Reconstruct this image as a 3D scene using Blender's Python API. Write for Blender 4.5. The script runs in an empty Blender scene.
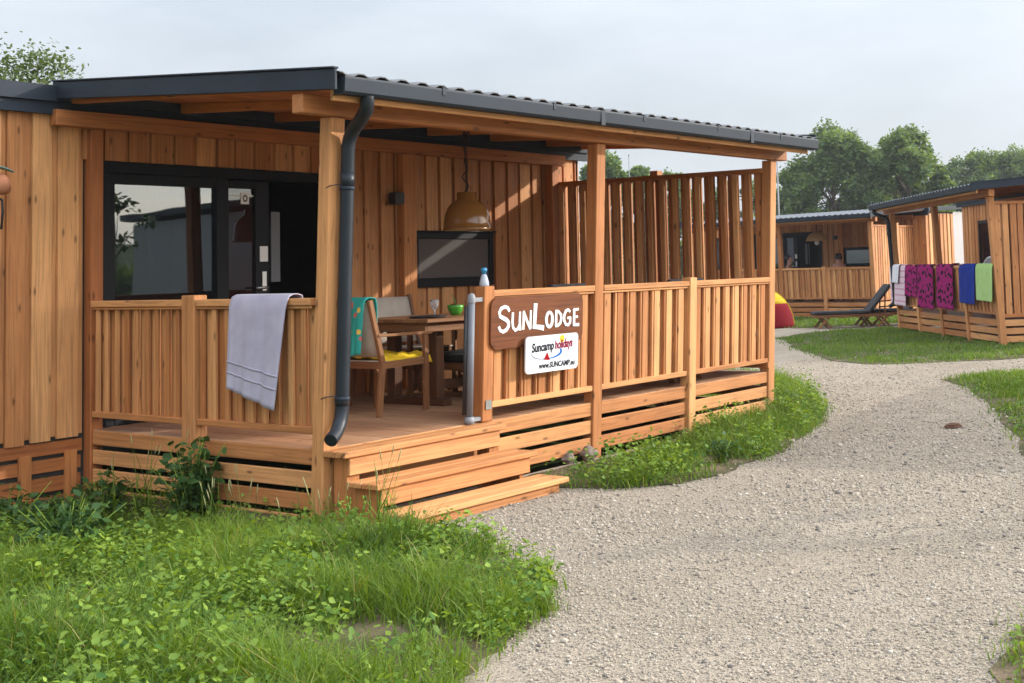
import bpy, bmesh, math, random
import numpy as np
from mathutils import Vector, Matrix

rng = random.Random(7)
nrg = np.random.default_rng(11)
scene = bpy.context.scene
COL = scene.collection
R = math.radians

# ------------------------------------------------------------------ tagging
def tag(o, label=None, cat=None, group=None, kind=None):
    if label: o['label'] = label
    if cat: o['category'] = cat
    if group: o['group'] = group
    if kind: o['kind'] = kind
    return o

def thing(name, label, cat, loc=(0, 0, 0), rot=0.0, group=None):
    o = bpy.data.objects.new(name, None)
    o.empty_display_size = 0.2
    COL.objects.link(o)
    o.location = loc
    o.rotation_euler = (0, 0, rot)
    return tag(o, label, cat, group)

def copy_tree(o, parent=None):
    c = o.copy(); COL.objects.link(c)
    if parent is not None: c.parent = parent
    for ch in list(o.children): copy_tree(ch, c)
    return c

# ------------------------------------------------------------------ mesh builder
class MB:
    def __init__(s):
        s.v = []; s.f = []; s.uv = []; s.t = []; s.sm = []
    def poly(s, pts, uv=None, tint=None, smooth=False):
        b = len(s.v); s.v += [tuple(p) for p in pts]
        s.f.append(tuple(range(b, b + len(pts))))
        s.uv.append(uv or [(p[0], p[1]) for p in pts])
        s.t.append(rng.random() if tint is None else tint); s.sm.append(smooth)
    def hexa(s, c, L=1.0, W=.1, H=.1, axis=0, tint=None):
        """c: 8 corners, index bits x=1,y=2,z=4"""
        b = len(s.v); s.v += [tuple(p) for p in c]
        tint = rng.random() if tint is None else tint
        ou, ov = rng.random() * 40, rng.random() * 40
        dims = [None, None, None]
        oth = [a for a in range(3) if a != axis]
        dims[axis] = L; dims[oth[0]] = W; dims[oth[1]] = H
        for q in ((0, 2, 3, 1), (4, 5, 7, 6), (0, 1, 5, 4), (2, 6, 7, 3), (0, 4, 6, 2), (1, 3, 7, 5)):
            s.f.append(tuple(b + i for i in q)); s.t.append(tint); s.sm.append(False)
            uv = []
            for i in q:
                bit = [(i >> a) & 1 for a in range(3)]
                uv.append((ou + bit[axis] * dims[axis],
                           ov + bit[oth[0]] * dims[oth[0]] + bit[oth[1]] * dims[oth[1]] * 1.03))
            s.uv.append(uv)
    def box(s, x0, x1, y0, y1, z0, z1, xf=None, axis=None, tint=None):
        d = (abs(x1 - x0), abs(y1 - y0), abs(z1 - z0))
        if axis is None: axis = max(range(3), key=lambda a: d[a])
        oth = [a for a in range(3) if a != axis]
        c = []
        for i in range(8):
            p = (x1 if i & 1 else x0, y1 if i & 2 else y0, z1 if i & 4 else z0)
            c.append(xf(*p) if xf else p)
        s.hexa(c, d[axis], d[oth[0]], d[oth[1]], axis, tint)
    def beam(s, a, b, w, h, up=(0, 0, 1), tint=None):
        """box bar from a to b, w sideways, h along up"""
        a, b = Vector(a), Vector(b); d = (b - a); L = d.length; d.normalize()
        up = Vector(up); sd = d.cross(up)
        if sd.length < 1e-5: sd = d.cross(Vector((1, 0, 0)))
        sd.normalize(); u = sd.cross(d)
        c = []
        for i in range(8):
            p = (b if i & 1 else a) + sd * (w / 2 if not i & 2 else -w / 2) + u * (h / 2 if i & 4 else -h / 2)
            c.append(p)
        s.hexa(c, L, w, h, 0, tint)
    def tube(s, pts, rad, seg=8, tint=None, cap=True, smooth=True):
        pts = [Vector(p) for p in pts]; n = len(pts)
        rads = rad if isinstance(rad, (list, tuple)) else [rad] * n
        tint = rng.random() if tint is None else tint
        ref = Vector((0, 0, 1)); b = len(s.v); L = 0
        prev = None; Ls = []
        for i, p in enumerate(pts):
            d = (pts[min(i + 1, n - 1)] - pts[max(i - 1, 0)]).normalized()
            if prev is None:
                x = d.cross(ref)
                if x.length < 1e-3: x = d.cross(Vector((1, 0, 0)))
            else:
                x = prev - d * prev.dot(d)
            x.normalize(); prev = x; y = d.cross(x)
            if i: L += (p - pts[i - 1]).length
            Ls.append(L)
            for k in range(seg):
                a = 2 * math.pi * k / seg
                s.v.append(tuple(p + (x * math.cos(a) + y * math.sin(a)) * rads[i]))
        for i in range(n - 1):
            for k in range(seg):
                k2 = (k + 1) % seg
                s.f.append((b + i * seg + k, b + i * seg + k2, b + (i + 1) * seg + k2, b + (i + 1) * seg + k))
                c = 2 * math.pi * rads[i] / seg
                s.uv.append([(Ls[i], c * k), (Ls[i], c * (k + 1)), (Ls[i + 1], c * (k + 1)), (Ls[i + 1], c * k)])
                s.t.append(tint); s.sm.append(smooth)
        if cap:
            for ring in (0, n - 1):
                idx = [b + ring * seg + k for k in range(seg)]
                if ring == 0: idx.reverse()
                s.f.append(tuple(idx)); s.uv.append([(0, 0)] * seg); s.t.append(tint); s.sm.append(False)
    def lathe(s, prof, c=(0, 0, 0), seg=20, tint=None, smooth=True):
        tint = rng.random() if tint is None else tint
        b = len(s.v)
        for r, z in prof:
            for k in range(seg):
                a = 2 * math.pi * k / seg
                s.v.append((c[0] + r * math.cos(a), c[1] + r * math.sin(a), c[2] + z))
        for i in range(len(prof) - 1):
            for k in range(seg):
                k2 = (k + 1) % seg
                s.f.append((b + i * seg + k, b + i * seg + k2, b + (i + 1) * seg + k2, b + (i + 1) * seg + k))
                s.uv.append([(k / seg, prof[i][1]), ((k + 1) / seg, prof[i][1]), ((k + 1) / seg, prof[i + 1][1]), (k / seg, prof[i + 1][1])])
                s.t.append(tint); s.sm.append(smooth)
    def grid(s, P, smooth=True, tint=.5):
        """P[i][j] points"""
        b = len(s.v); n, m = len(P), len(P[0])
        for r in P: s.v += [tuple(q) for q in r]
        for i in range(n - 1):
            for j in range(m - 1):
                s.f.append((b + i * m + j, b + i * m + j + 1, b + (i + 1) * m + j + 1, b + (i + 1) * m + j))
                s.uv.append([(j / (m - 1), i / (n - 1)), ((j + 1) / (m - 1), i / (n - 1)), ((j + 1) / (m - 1), (i + 1) / (n - 1)), (j / (m - 1), (i + 1) / (n - 1))])
                s.t.append(tint); s.sm.append(smooth)
    def prism(s, poly, a0, a1, axis=1, tint=None):
        """extrude a 2D polygon along axis between a0 and a1"""
        def p3(q, a):
            if axis == 0: return (a, q[0], q[1])
            if axis == 1: return (q[0], a, q[1])
            return (q[0], q[1], a)
        n = len(poly); tint = rng.random() if tint is None else tint
        s.poly([p3(q, a0) for q in poly], [tuple(q) for q in poly], tint)
        s.poly([p3(q, a1) for q in reversed(poly)], [tuple(q) for q in reversed(poly)], tint)
        for i in range(n):
            q, r = poly[i], poly[(i + 1) % n]
            s.poly([p3(r, a0), p3(q, a0), p3(q, a1), p3(r, a1)], [(r[0], 0), (q[0], 0), (q[0], abs(a1 - a0)), (r[0], abs(a1 - a0))], tint)
    def mesh(s, name):
        me = bpy.data.meshes.new(name)
        me.from_pydata(s.v, [], s.f); 
        uvl = me.uv_layers.new(name='UVMap')
        uvl.data.foreach_set('uv', [c for f in s.uv for p in f for c in p])
        at = me.attributes.new('tint', 'FLOAT', 'FACE'); at.data.foreach_set('value', s.t)
        me.polygons.foreach_set('use_smooth', s.sm)
        me.update()
        return me

def add(name, mb, mat, parent=None, mods=()):
    me = mb if isinstance(mb, bpy.types.Mesh) else mb.mesh(name)
    if not len(me.materials): me.materials.append(mat)
    o = bpy.data.objects.new(name, me); COL.objects.link(o)
    if parent is not None: o.parent = parent
    for m in mods:
        if m[0] == 'bevel':
            md = o.modifiers.new('Bevel', 'BEVEL'); md.width = m[1]; md.segments = 1; md.limit_method = 'ANGLE'
        elif m[0] == 'solid':
            md = o.modifiers.new('Solid', 'SOLIDIFY'); md.thickness = m[1]; md.offset = 0
        elif m[0] == 'sub':
            md = o.modifiers.new('Sub', 'SUBSURF'); md.levels = md.render_levels = m[1]
    return o

# ------------------------------------------------------------------ materials
def newmat(name):
    m = bpy.data.materials.new(name); m.use_nodes = True
    nt = m.node_tree; b = nt.nodes['Principled BSDF']
    return m, nt, b

def N(nt, t, **kw):
    n = nt.nodes.new(t)
    for k, v in kw.items(): setattr(n, k, v)
    return n

def ramp(nt, stops, interp='LINEAR'):
    r = N(nt, 'ShaderNodeValToRGB'); r.color_ramp.interpolation = interp
    e = r.color_ramp.elements
    while len(e) < len(stops): e.new(.5)
    for el, (p, c) in zip(e, stops):
        el.position = p; el.color = (c, c, c, 1) if not isinstance(c, tuple) else (*c, 1)
    return r

def plain(name, col, rough=.5, metal=0.0, spec=.5, var=.12, scale=8, bump=0.0, bscale=60):
    """single-colour material with a little uneven wear"""
    m, nt, b = newmat(name); L = nt.links
    tc = N(nt, 'ShaderNodeTexCoord'); no = N(nt, 'ShaderNodeTexNoise')
    no.inputs['Scale'].default_value = scale; no.inputs['Detail'].default_value = 5
    L.new(tc.outputs['Object'], no.inputs['Vector'])
    r = ramp(nt, [(.25, tuple(c * (1 - var) for c in col)), (.75, tuple(min(1, c * (1 + var)) for c in col))])
    L.new(no.outputs['Fac'], r.inputs['Fac']); L.new(r.outputs['Color'], b.inputs['Base Color'])
    rr = N(nt, 'ShaderNodeMapRange'); rr.inputs['To Min'].default_value = max(.02, rough - .08); rr.inputs['To Max'].default_value = min(1, rough + .1)
    L.new(no.outputs['Fac'], rr.inputs['Value']); L.new(rr.outputs['Result'], b.inputs['Roughness'])
    b.inputs['Metallic'].default_value = metal; b.inputs['Specular IOR Level'].default_value = spec
    if bump:
        n2 = N(nt, 'ShaderNodeTexNoise'); n2.inputs['Scale'].default_value = bscale; n2.inputs['Detail'].default_value = 4
        L.new(tc.outputs['Object'], n2.inputs['Vector'])
        bp = N(nt, 'ShaderNodeBump'); bp.inputs['Strength'].default_value = bump; bp.inputs['Distance'].default_value = .01
        L.new(n2.outputs['Fac'], bp.inputs['Height']); L.new(bp.outputs['Normal'], b.inputs['Normal'])
    return m

def wood(name, c0, c1, grain=.55, rough=.6, knots=1.0, spec=.25, grey=0.0):
    m, nt, b = newmat(name); L = nt.links
    uv = N(nt, 'ShaderNodeUVMap'); at = N(nt, 'ShaderNodeAttribute', attribute_name='tint')
    mp = N(nt, 'ShaderNodeMapping'); mp.inputs['Scale'].default_value = (1.5, 46, 1)
    L.new(uv.outputs['UV'], mp.inputs['Vector'])
    n1 = N(nt, 'ShaderNodeTexNoise'); n1.inputs['Scale'].default_value = 1.0; n1.inputs['Detail'].default_value = 3; n1.inputs['Distortion'].default_value = .6
    L.new(mp.outputs['Vector'], n1.inputs['Vector'])
    # growth-ring banding: fold the noise
    ml = N(nt, 'ShaderNodeMath', operation='MULTIPLY'); ml.inputs[1].default_value = 17
    L.new(n1.outputs['Fac'], ml.inputs[0])
    sn = N(nt, 'ShaderNodeMath', operation='SINE'); L.new(ml.outputs[0], sn.inputs[0])
    mr = N(nt, 'ShaderNodeMapRange'); mr.inputs['From Min'].default_value = -1; mr.inputs['To Min'].default_value = 1 - grain * .62; mr.inputs['To Max'].default_value = 1.07
    L.new(sn.outputs[0], mr.inputs['Value'])
    # broad streaks
    mp2 = N(nt, 'ShaderNodeMapping'); mp2.inputs['Scale'].default_value = (.9, 7, 1); L.new(uv.outputs['UV'], mp2.inputs['Vector'])
    n2 = N(nt, 'ShaderNodeTexNoise'); n2.inputs['Scale'].default_value = 1.3; n2.inputs['Detail'].default_value = 6
    L.new(mp2.outputs['Vector'], n2.inputs['Vector'])
    ad = N(nt, 'ShaderNodeMath', operation='MULTIPLY_ADD'); ad.inputs[1].default_value = .95; L.new(at.outputs['Fac'], ad.inputs[0])
    sb = N(nt, 'ShaderNodeMath', operation='MULTIPLY_ADD'); sb.inputs[1].default_value = .7; sb.inputs[2].default_value = -.32
    L.new(n2.outputs['Fac'], sb.inputs[0]); L.new(sb.outputs[0], ad.inputs[2])
    cr = ramp(nt, [(.0, c0), (.5, tuple(a * .5 + c * .5 for a, c in zip(c0, c1))), (1, c1)])
    L.new(ad.outputs[0], cr.inputs['Fac'])
    mx = N(nt, 'ShaderNodeMix', data_type='RGBA', blend_type='MULTIPLY'); mx.inputs['Factor'].default_value = 1
    L.new(cr.outputs['Color'], mx.inputs['A']); L.new(mr.outputs['Result'], mx.inputs['B'])
    # knots
    mp3 = N(nt, 'ShaderNodeMapping'); mp3.inputs['Scale'].default_value = (3.2, 9.5, 1); L.new(uv.outputs['UV'], mp3.inputs['Vector'])
    vo = N(nt, 'ShaderNodeTexVoronoi'); vo.inputs['Scale'].default_value = 1; vo.voronoi_dimensions = '2D'
    L.new(mp3.outputs['Vector'], vo.inputs['Vector'])
    kr = ramp(nt, [(.035, .36), (.075, .62), (.14, 1.0)]); L.new(vo.outputs['Distance'], kr.inputs['Fac'])
    # only some cells carry a knot
    gt = N(nt, 'ShaderNodeMath', operation='GREATER_THAN'); gt.inputs[1].default_value = .74
    sx = N(nt, 'ShaderNodeSeparateColor'); L.new(vo.outputs['Color'], sx.inputs['Color']); L.new(sx.outputs['Red'], gt.inputs[0])
    km = N(nt, 'ShaderNodeMath', operation='MULTIPLY'); km.inputs[1].default_value = knots; L.new(gt.outputs[0], km.inputs[0])
    m2 = N(nt, 'ShaderNodeMix', data_type='RGBA', blend_type='MULTIPLY')
    L.new(km.outputs[0], m2.inputs['Factor']); L.new(mx.outputs['Result'], m2.inputs['A']); L.new(kr.outputs['Color'], m2.inputs['B'])
    # weather blotches in place (object space)
    tc = N(nt, 'ShaderNodeTexCoord'); n4 = N(nt, 'ShaderNodeTexNoise'); n4.inputs['Scale'].default_value = 1.9; n4.inputs['Detail'].default_value = 6; n4.inputs['Roughness'].default_value = .65
    L.new(tc.outputs['Object'], n4.inputs['Vector'])
    r4 = ramp(nt, [(.32, .86), (.68, 1.05)]); L.new(n4.outputs['Fac'], r4.inputs['Fac'])
    m3 = N(nt, 'ShaderNodeMix', data_type='RGBA', blend_type='MULTIPLY'); m3.inputs['Factor'].default_value = 1
    L.new(m2.outputs['Result'], m3.inputs['A']); L.new(r4.outputs['Color'], m3.inputs['B'])
    L.new(m3.outputs['Result'], b.inputs['Base Color'])
    b.inputs['Roughness'].default_value = rough; b.inputs['Specular IOR Level'].default_value = spec
    bp = N(nt, 'ShaderNodeBump'); bp.inputs['Strength'].default_value = .35; bp.inputs['Distance'].default_value = .002
    L.new(mr.outputs['Result'], bp.inputs['Height']); L.new(bp.outputs['Normal'], b.inputs['Normal'])
    return m

def glass_dark(name, refl=.3, tint=(.008, .009, .010), see=0.0, rough=.015):
    """tinted pane: mirror reflection over a dark body that lets `see` of the view through"""
    m, nt, b = newmat(name); L = nt.links
    out = nt.nodes['Material Output']
    b.inputs['Base Color'].default_value = (*tint, 1); b.inputs['Roughness'].default_value = .3; b.inputs['Specular IOR Level'].default_value = 0
    gl = N(nt, 'ShaderNodeBsdfGlossy'); gl.inputs['Roughness'].default_value = rough; gl.inputs['Color'].default_value = (.82, .92, 1, 1)
    tc = N(nt, 'ShaderNodeTexCoord'); no = N(nt, 'ShaderNodeTexNoise'); no.inputs['Scale'].default_value = 1.4
    L.new(tc.outputs['Object'], no.inputs['Vector'])
    bp = N(nt, 'ShaderNodeBump'); bp.inputs['Strength'].default_value = .06; bp.inputs['Distance'].default_value = .02
    L.new(no.outputs['Fac'], bp.inputs['Height']); L.new(bp.outputs['Normal'], gl.inputs['Normal'])
    tr = N(nt, 'ShaderNodeBsdfTransparent'); tr.inputs['Color'].default_value = (.8, .82, .85, 1)
    m1 = N(nt, 'ShaderNodeMixShader'); m1.inputs[0].default_value = see
    L.new(b.outputs[0], m1.inputs[1]); L.new(tr.outputs[0], m1.inputs[2])
    m2 = N(nt, 'ShaderNodeMixShader'); m2.inputs[0].default_value = refl
    L.new(m1.outputs[0], m2.inputs[1]); L.new(gl.outputs[0], m2.inputs[2])
    L.new(m2.outputs[0], out.inputs['Surface'])
    return m

def leafmat(name, lo, hi, trans=.35, dry=None):
    m, nt, b = newmat(name); L = nt.links
    out = nt.nodes['Material Output']
    at = N(nt, 'ShaderNodeAttribute', attribute_name='tint')
    stops = [(0, lo), (.85, hi)]
    if dry: stops.append((1, dry))
    cr = ramp(nt, stops); L.new(at.outputs['Fac'], cr.inputs['Fac'])
    L.new(cr.outputs['Color'], b.inputs['Base Color'])
    b.inputs['Roughness'].default_value = .55; b.inputs['Specular IOR Level'].default_value = .3
    tl = N(nt, 'ShaderNodeBsdfTranslucent')
    hs = N(nt, 'ShaderNodeMix', data_type='RGBA', blend_type='MULTIPLY'); hs.inputs['Factor'].default_value = 1
    hs.inputs['B'].default_value = (1.5, 1.35, .5, 1); L.new(cr.outputs['Color'], hs.inputs['A'])
    L.new(hs.outputs['Result'], tl.inputs['Color'])
    mx = N(nt, 'ShaderNodeMixShader'); mx.inputs[0].default_value = trans
    L.new(b.outputs[0], mx.inputs[1]); L.new(tl.outputs[0], mx.inputs[2]); L.new(mx.outputs[0], out.inputs['Surface'])
    return m

def cloth(name, col, col2=None, weave=260, fuzz=.25):
    m, nt, b = newmat(name); L = nt.links
    tc = N(nt, 'ShaderNodeTexCoord'); n1 = N(nt, 'ShaderNodeTexNoise'); n1.inputs['Scale'].default_value = 9; n1.inputs['Detail'].default_value = 7
    L.new(tc.outputs['Object'], n1.inputs['Vector'])
    c2 = col2 or tuple(c * .82 for c in col)
    r = ramp(nt, [(.3, c2), (.7, col)]); L.new(n1.outputs['Fac'], r.inputs['Fac']); L.new(r.outputs['Color'], b.inputs['Base Color'])
    b.inputs['Roughness'].default_value = .95; b.inputs['Specular IOR Level'].default_value = .1
    b.inputs['Sheen Weight'].default_value = fuzz
    n2 = N(nt, 'ShaderNodeTexNoise'); n2.inputs['Scale'].default_value = weave; n2.inputs['Detail'].default_value = 2
    L.new(tc.outputs['Object'], n2.inputs['Vector'])
    bp = N(nt, 'ShaderNodeBump'); bp.inputs['Strength'].default_value = .5; bp.inputs['Distance'].default_value = .004
    L.new(n2.outputs['Fac'], bp.inputs['Height']); L.new(bp.outputs['Normal'], b.inputs['Normal'])
    return m

def cloth_spots(name, base, spot, scale, thr, stretch=(1, 1, 1), spot2=None):
    m, nt, b = newmat(name); L = nt.links
    uv = N(nt, 'ShaderNodeUVMap'); mp = N(nt, 'ShaderNodeMapping'); mp.inputs['Scale'].default_value = stretch
    L.new(uv.outputs['UV'], mp.inputs['Vector'])
    no = N(nt, 'ShaderNodeTexNoise'); no.inputs['Scale'].default_value = scale * .8; L.new(mp.outputs['Vector'], no.inputs['Vector'])
    mv = N(nt, 'ShaderNodeMix', data_type='RGBA'); mv.inputs['Factor'].default_value = .12
    L.new(mp.outputs['Vector'], mv.inputs['A']); L.new(no.outputs['Color'], mv.inputs['B'])
    vo = N(nt, 'ShaderNodeTexVoronoi'); vo.inputs['Scale'].default_value = scale; L.new(mv.outputs['Result'], vo.inputs['Vector'])
    r = ramp(nt, [(thr, spot), (thr + .06, base)]); L.new(vo.outputs['Distance'], r.inputs['Fac'])
    outc = r.outputs['Color']
    if spot2:
        r.color_ramp.elements[0].color = (*spot, 1)
        mx = N(nt, 'ShaderNodeMix', data_type='RGBA'); sx = N(nt, 'ShaderNodeSeparateColor')
        L.new(vo.outputs['Color'], sx.inputs['Color'])
        g = N(nt, 'ShaderNodeMath', operation='GREATER_THAN'); g.inputs[1].default_value = .5; L.new(sx.outputs['Green'], g.inputs[0])
        r2 = ramp(nt, [(thr, spot2), (thr + .06, base)]); L.new(vo.outputs['Distance'], r2.inputs['Fac'])
        L.new(g.outputs[0], mx.inputs['Factor']); L.new(r.outputs['Color'], mx.inputs['A']); L.new(r2.outputs['Color'], mx.inputs['B'])
        outc = mx.outputs['Result']
    L.new(outc, b.inputs['Base Color']); b.inputs['Roughness'].default_value = .95; b.inputs['Specular IOR Level'].default_value = .1
    return m

def cloth_bands(name, base, band, n=9):
    m, nt, b = newmat(name); L = nt.links
    uv = N(nt, 'ShaderNodeUVMap'); sp = N(nt, 'ShaderNodeSeparateXYZ'); L.new(uv.outputs['UV'], sp.inputs[0])
    ml = N(nt, 'ShaderNodeMath', operation='MULTIPLY'); ml.inputs[1].default_value = n * 6.283; L.new(sp.outputs['Y'], ml.inputs[0])
    sn = N(nt, 'ShaderNodeMath', operation='SINE'); L.new(ml.outputs[0], sn.inputs[0])
    r = ramp(nt, [(.5, base), (.95, band)]); L.new(sn.outputs[0], r.inputs['Fac'])
    L.new(r.outputs['Color'], b.inputs['Base Color']); b.inputs['Roughness'].default_value = .95
    return m

M = {}
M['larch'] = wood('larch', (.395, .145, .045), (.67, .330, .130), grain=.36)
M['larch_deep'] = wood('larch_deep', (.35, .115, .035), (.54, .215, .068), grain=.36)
M['deck'] = wood('deck_wood', (.36, .185, .098), (.52, .30, .17), grain=.3, rough=.55, knots=.5)
M['teak'] = wood('teak', (.20, .085, .035), (.33, .155, .066), grain=.35, knots=.1, rough=.45)
M['teak_dark'] = wood('teak_dark', (.10, .042, .020), (.16, .072, .034), grain=.35, knots=.0, rough=.4)
M['signwood'] = wood('sign_wood', (.125, .037, .013), (.185, .060, .021), grain=.45, knots=.8, rough=.4)
M['anthracite'] = plain('anthracite_metal', (.025, .032, .043), .5, 0, .12, .15, 3)
M['pipe'] = plain('pipe_metal', (.014, .018, .024), .42, 0, .3, .2, 4)
M['roofsheet'] = plain('roof_sheet', (.085, .09, .10), .42, 0.2, .6, .18, 2)
M['greyroof'] = plain('pale_roof_sheet', (.36, .38, .40), .45, 0.1, .6, .15, 2)
M['blackframe'] = plain('black_frame', (.006, .007, .009), .5, 0, .2, .2, 6)
M['interior'] = plain('interior_wall', (.05, .044, .038), .8, 0, .2)
M['glass'] = glass_dark('window_glass', .12, see=.35)
M['glass2'] = glass_dark('door_glass', .06, (.030, .012, .010), see=.25)
M['glass3'] = glass_dark('blind_glass', .12, (.115, .105, .10), see=0, rough=.08)
M['white'] = plain('white_panel_shaded', (.36, .34, .335), .5, 0, .4, .04, 2)  # white wall with shade put into its base colour, darker than real white
M['signwhite'] = plain('sign_white', (.62, .625, .63), .5, 0, .3, .03, 6)
M['greypanel'] = plain('grey_panel', (.20, .205, .22), .6, 0, .2, .04, 3)
M['whitepaint'] = plain('white_paint', (.80, .79, .76), .5, 0, .4, .03, 20)
M['steel'] = plain('steel', (.55, .56, .57), .3, 1.0, .5, .08, 12)
M['greymetal'] = plain('grey_metal', (.15, .16, .18), .6, .0, .5, .1, 10)
M['lightgrey'] = plain('light_grey_plastic', (.22, .225, .235), .5, 0, .4, .05)
M['black'] = plain('black_plastic', (.014, .014, .015), .5)
M['cable'] = plain('cable', (.02, .015, .012), .6)
M['textile'] = cloth('beige_textile', (.60, .53, .44), (.52, .45, .37), 400)
M['cushion'] = cloth('dark_cushion', (.042, .039, .040), (.028, .027, .029), 150, .05)
M['towel_grey'] = cloth('grey_lilac_towel', (.42, .385, .47), (.34, .31, .39), 140)
M['towel_blue'] = cloth('blue_towel', (.006, .030, .26), (.004, .02, .19), 120, .03)
M['towel_green'] = cloth('green_towel', (.36, .56, .17), (.30, .48, .14), 120)
M['towel_white'] = cloth('white_towel', (.72, .70, .74), (.62, .60, .66), 120)
M['towel_pinkwhite'] = cloth_bands('pink_banded_towel', (.66, .50, .55), (.52, .26, .33), 9)
M['towel_magenta'] = cloth_spots('magenta_spotted_towel', (.29, .012, .12), (.012, .005, .014), 6.5, .36, (1.1, 1.9, 1))
M['towel_turq'] = cloth_spots('turquoise_towel', (.04, .36, .31), (.62, .14, .12), 4.5, .25, (1, 1.6, 1), (.75, .55, .10))
M['yellow'] = cloth_spots('yellow_black_cloth', (.80, .52, .03), (.02, .02, .02), 2.2, .30, (1, 1, 1))
M['gold'] = plain('ochre_enamel', (.23, .098, .022), .16, 0, .6, .06, 4)
M['gold_in'] = plain('ochre_inside', (.50, .33, .12), .35, 0, .5, .05)
M['terracotta'] = plain('terracotta', (.42, .17, .085), .8, 0, .2, .12, 20)
M['pot_green'] = plain('pot_green', (.07, .33, .03), .25, 0, .5, .05)
M['soil'] = plain('potting_soil', (.11, .055, .035), .95, 0, .1, .3, 60, .8, 80)
M['bluecap'] = plain('blue_cap', (.03, .22, .42), .35)
M['bottle'] = plain('pale_bottle', (.38, .41, .47), .15, 0, .6)
M['tent_red'] = plain('tent_red', (.17, .006, .012), .8, 0, .08, .08)
M['tent_yellow'] = plain('tent_yellow', (.50, .33, .02), .8, 0, .08, .08)
M['skin'] = plain('skin', (.50, .255, .185), .55, 0, .35, .08, 12)
M['hair'] = plain('dark_hair', (.018, .012, .010), .5, 0, .4, .2, 40, .5, 90)
M['shorts'] = plain('dark_shorts', (.05, .06, .10), .9)
M['stone'] = plain('stone', (.20, .155, .125), .9, 0, .2, .3, 14, .8, 30)
M['bark'] = plain('bark', (.13, .095, .07), .95, 0, .1, .3, 9, .8, 24)
M['red_ink'] = plain('red_print', (.30, .004, .008), .8, spec=.08, var=.03)
M['dark_ink'] = plain('dark_print', (.015, .012, .02), .8, spec=.08, var=.03)
M['blue_ink'] = plain('blue_print', (.008, .12, .40), .8, spec=.08, var=.03)
M['grey_ink'] = plain('grey_print', (.22, .24, .29), .8, spec=.08, var=.03)
M['yellow_ink'] = plain('yellow_print', (.75, .48, .01), .8, spec=.08, var=.03)
M['crimson_ink'] = plain('crimson_print', (.22, .004, .03), .8, spec=.08, var=.03)
M['curtain'] = cloth('beige_curtain', (.52, .38, .26), (.44, .31, .2), 60)
M['straw'] = plain('woven_straw', (.42, .25, .10), .8, 0, .2, .25, 40, .5, 60)
M['grass'] = leafmat('grass_blade', (.034, .092, .009), (.190, .285, .025), .38, (.30, .27, .09))
M['lawn'] = leafmat('lawn_blade', (.055, .120, .016), (.16, .25, .035), .4, (.19, .19, .06))
M['weed'] = leafmat('weed_leaf', (.040, .115, .014), (.25, .355, .044), .36)
M['shrubleaf'] = leafmat('shrub_leaf', (.022, .060, .014), (.060, .125, .028), .3)
M['treeleaf'] = leafmat('tree_leaf', (.022, .052, .016), (.075, .125, .030), .3)
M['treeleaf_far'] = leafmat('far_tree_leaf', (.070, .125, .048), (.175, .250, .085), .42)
M['birchleaf'] = leafmat('birch_leaf', (.050, .085, .028), (.120, .165, .055), .35)
M['flower'] = plain('seed_head', (.30, .29, .12), .8)

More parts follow.
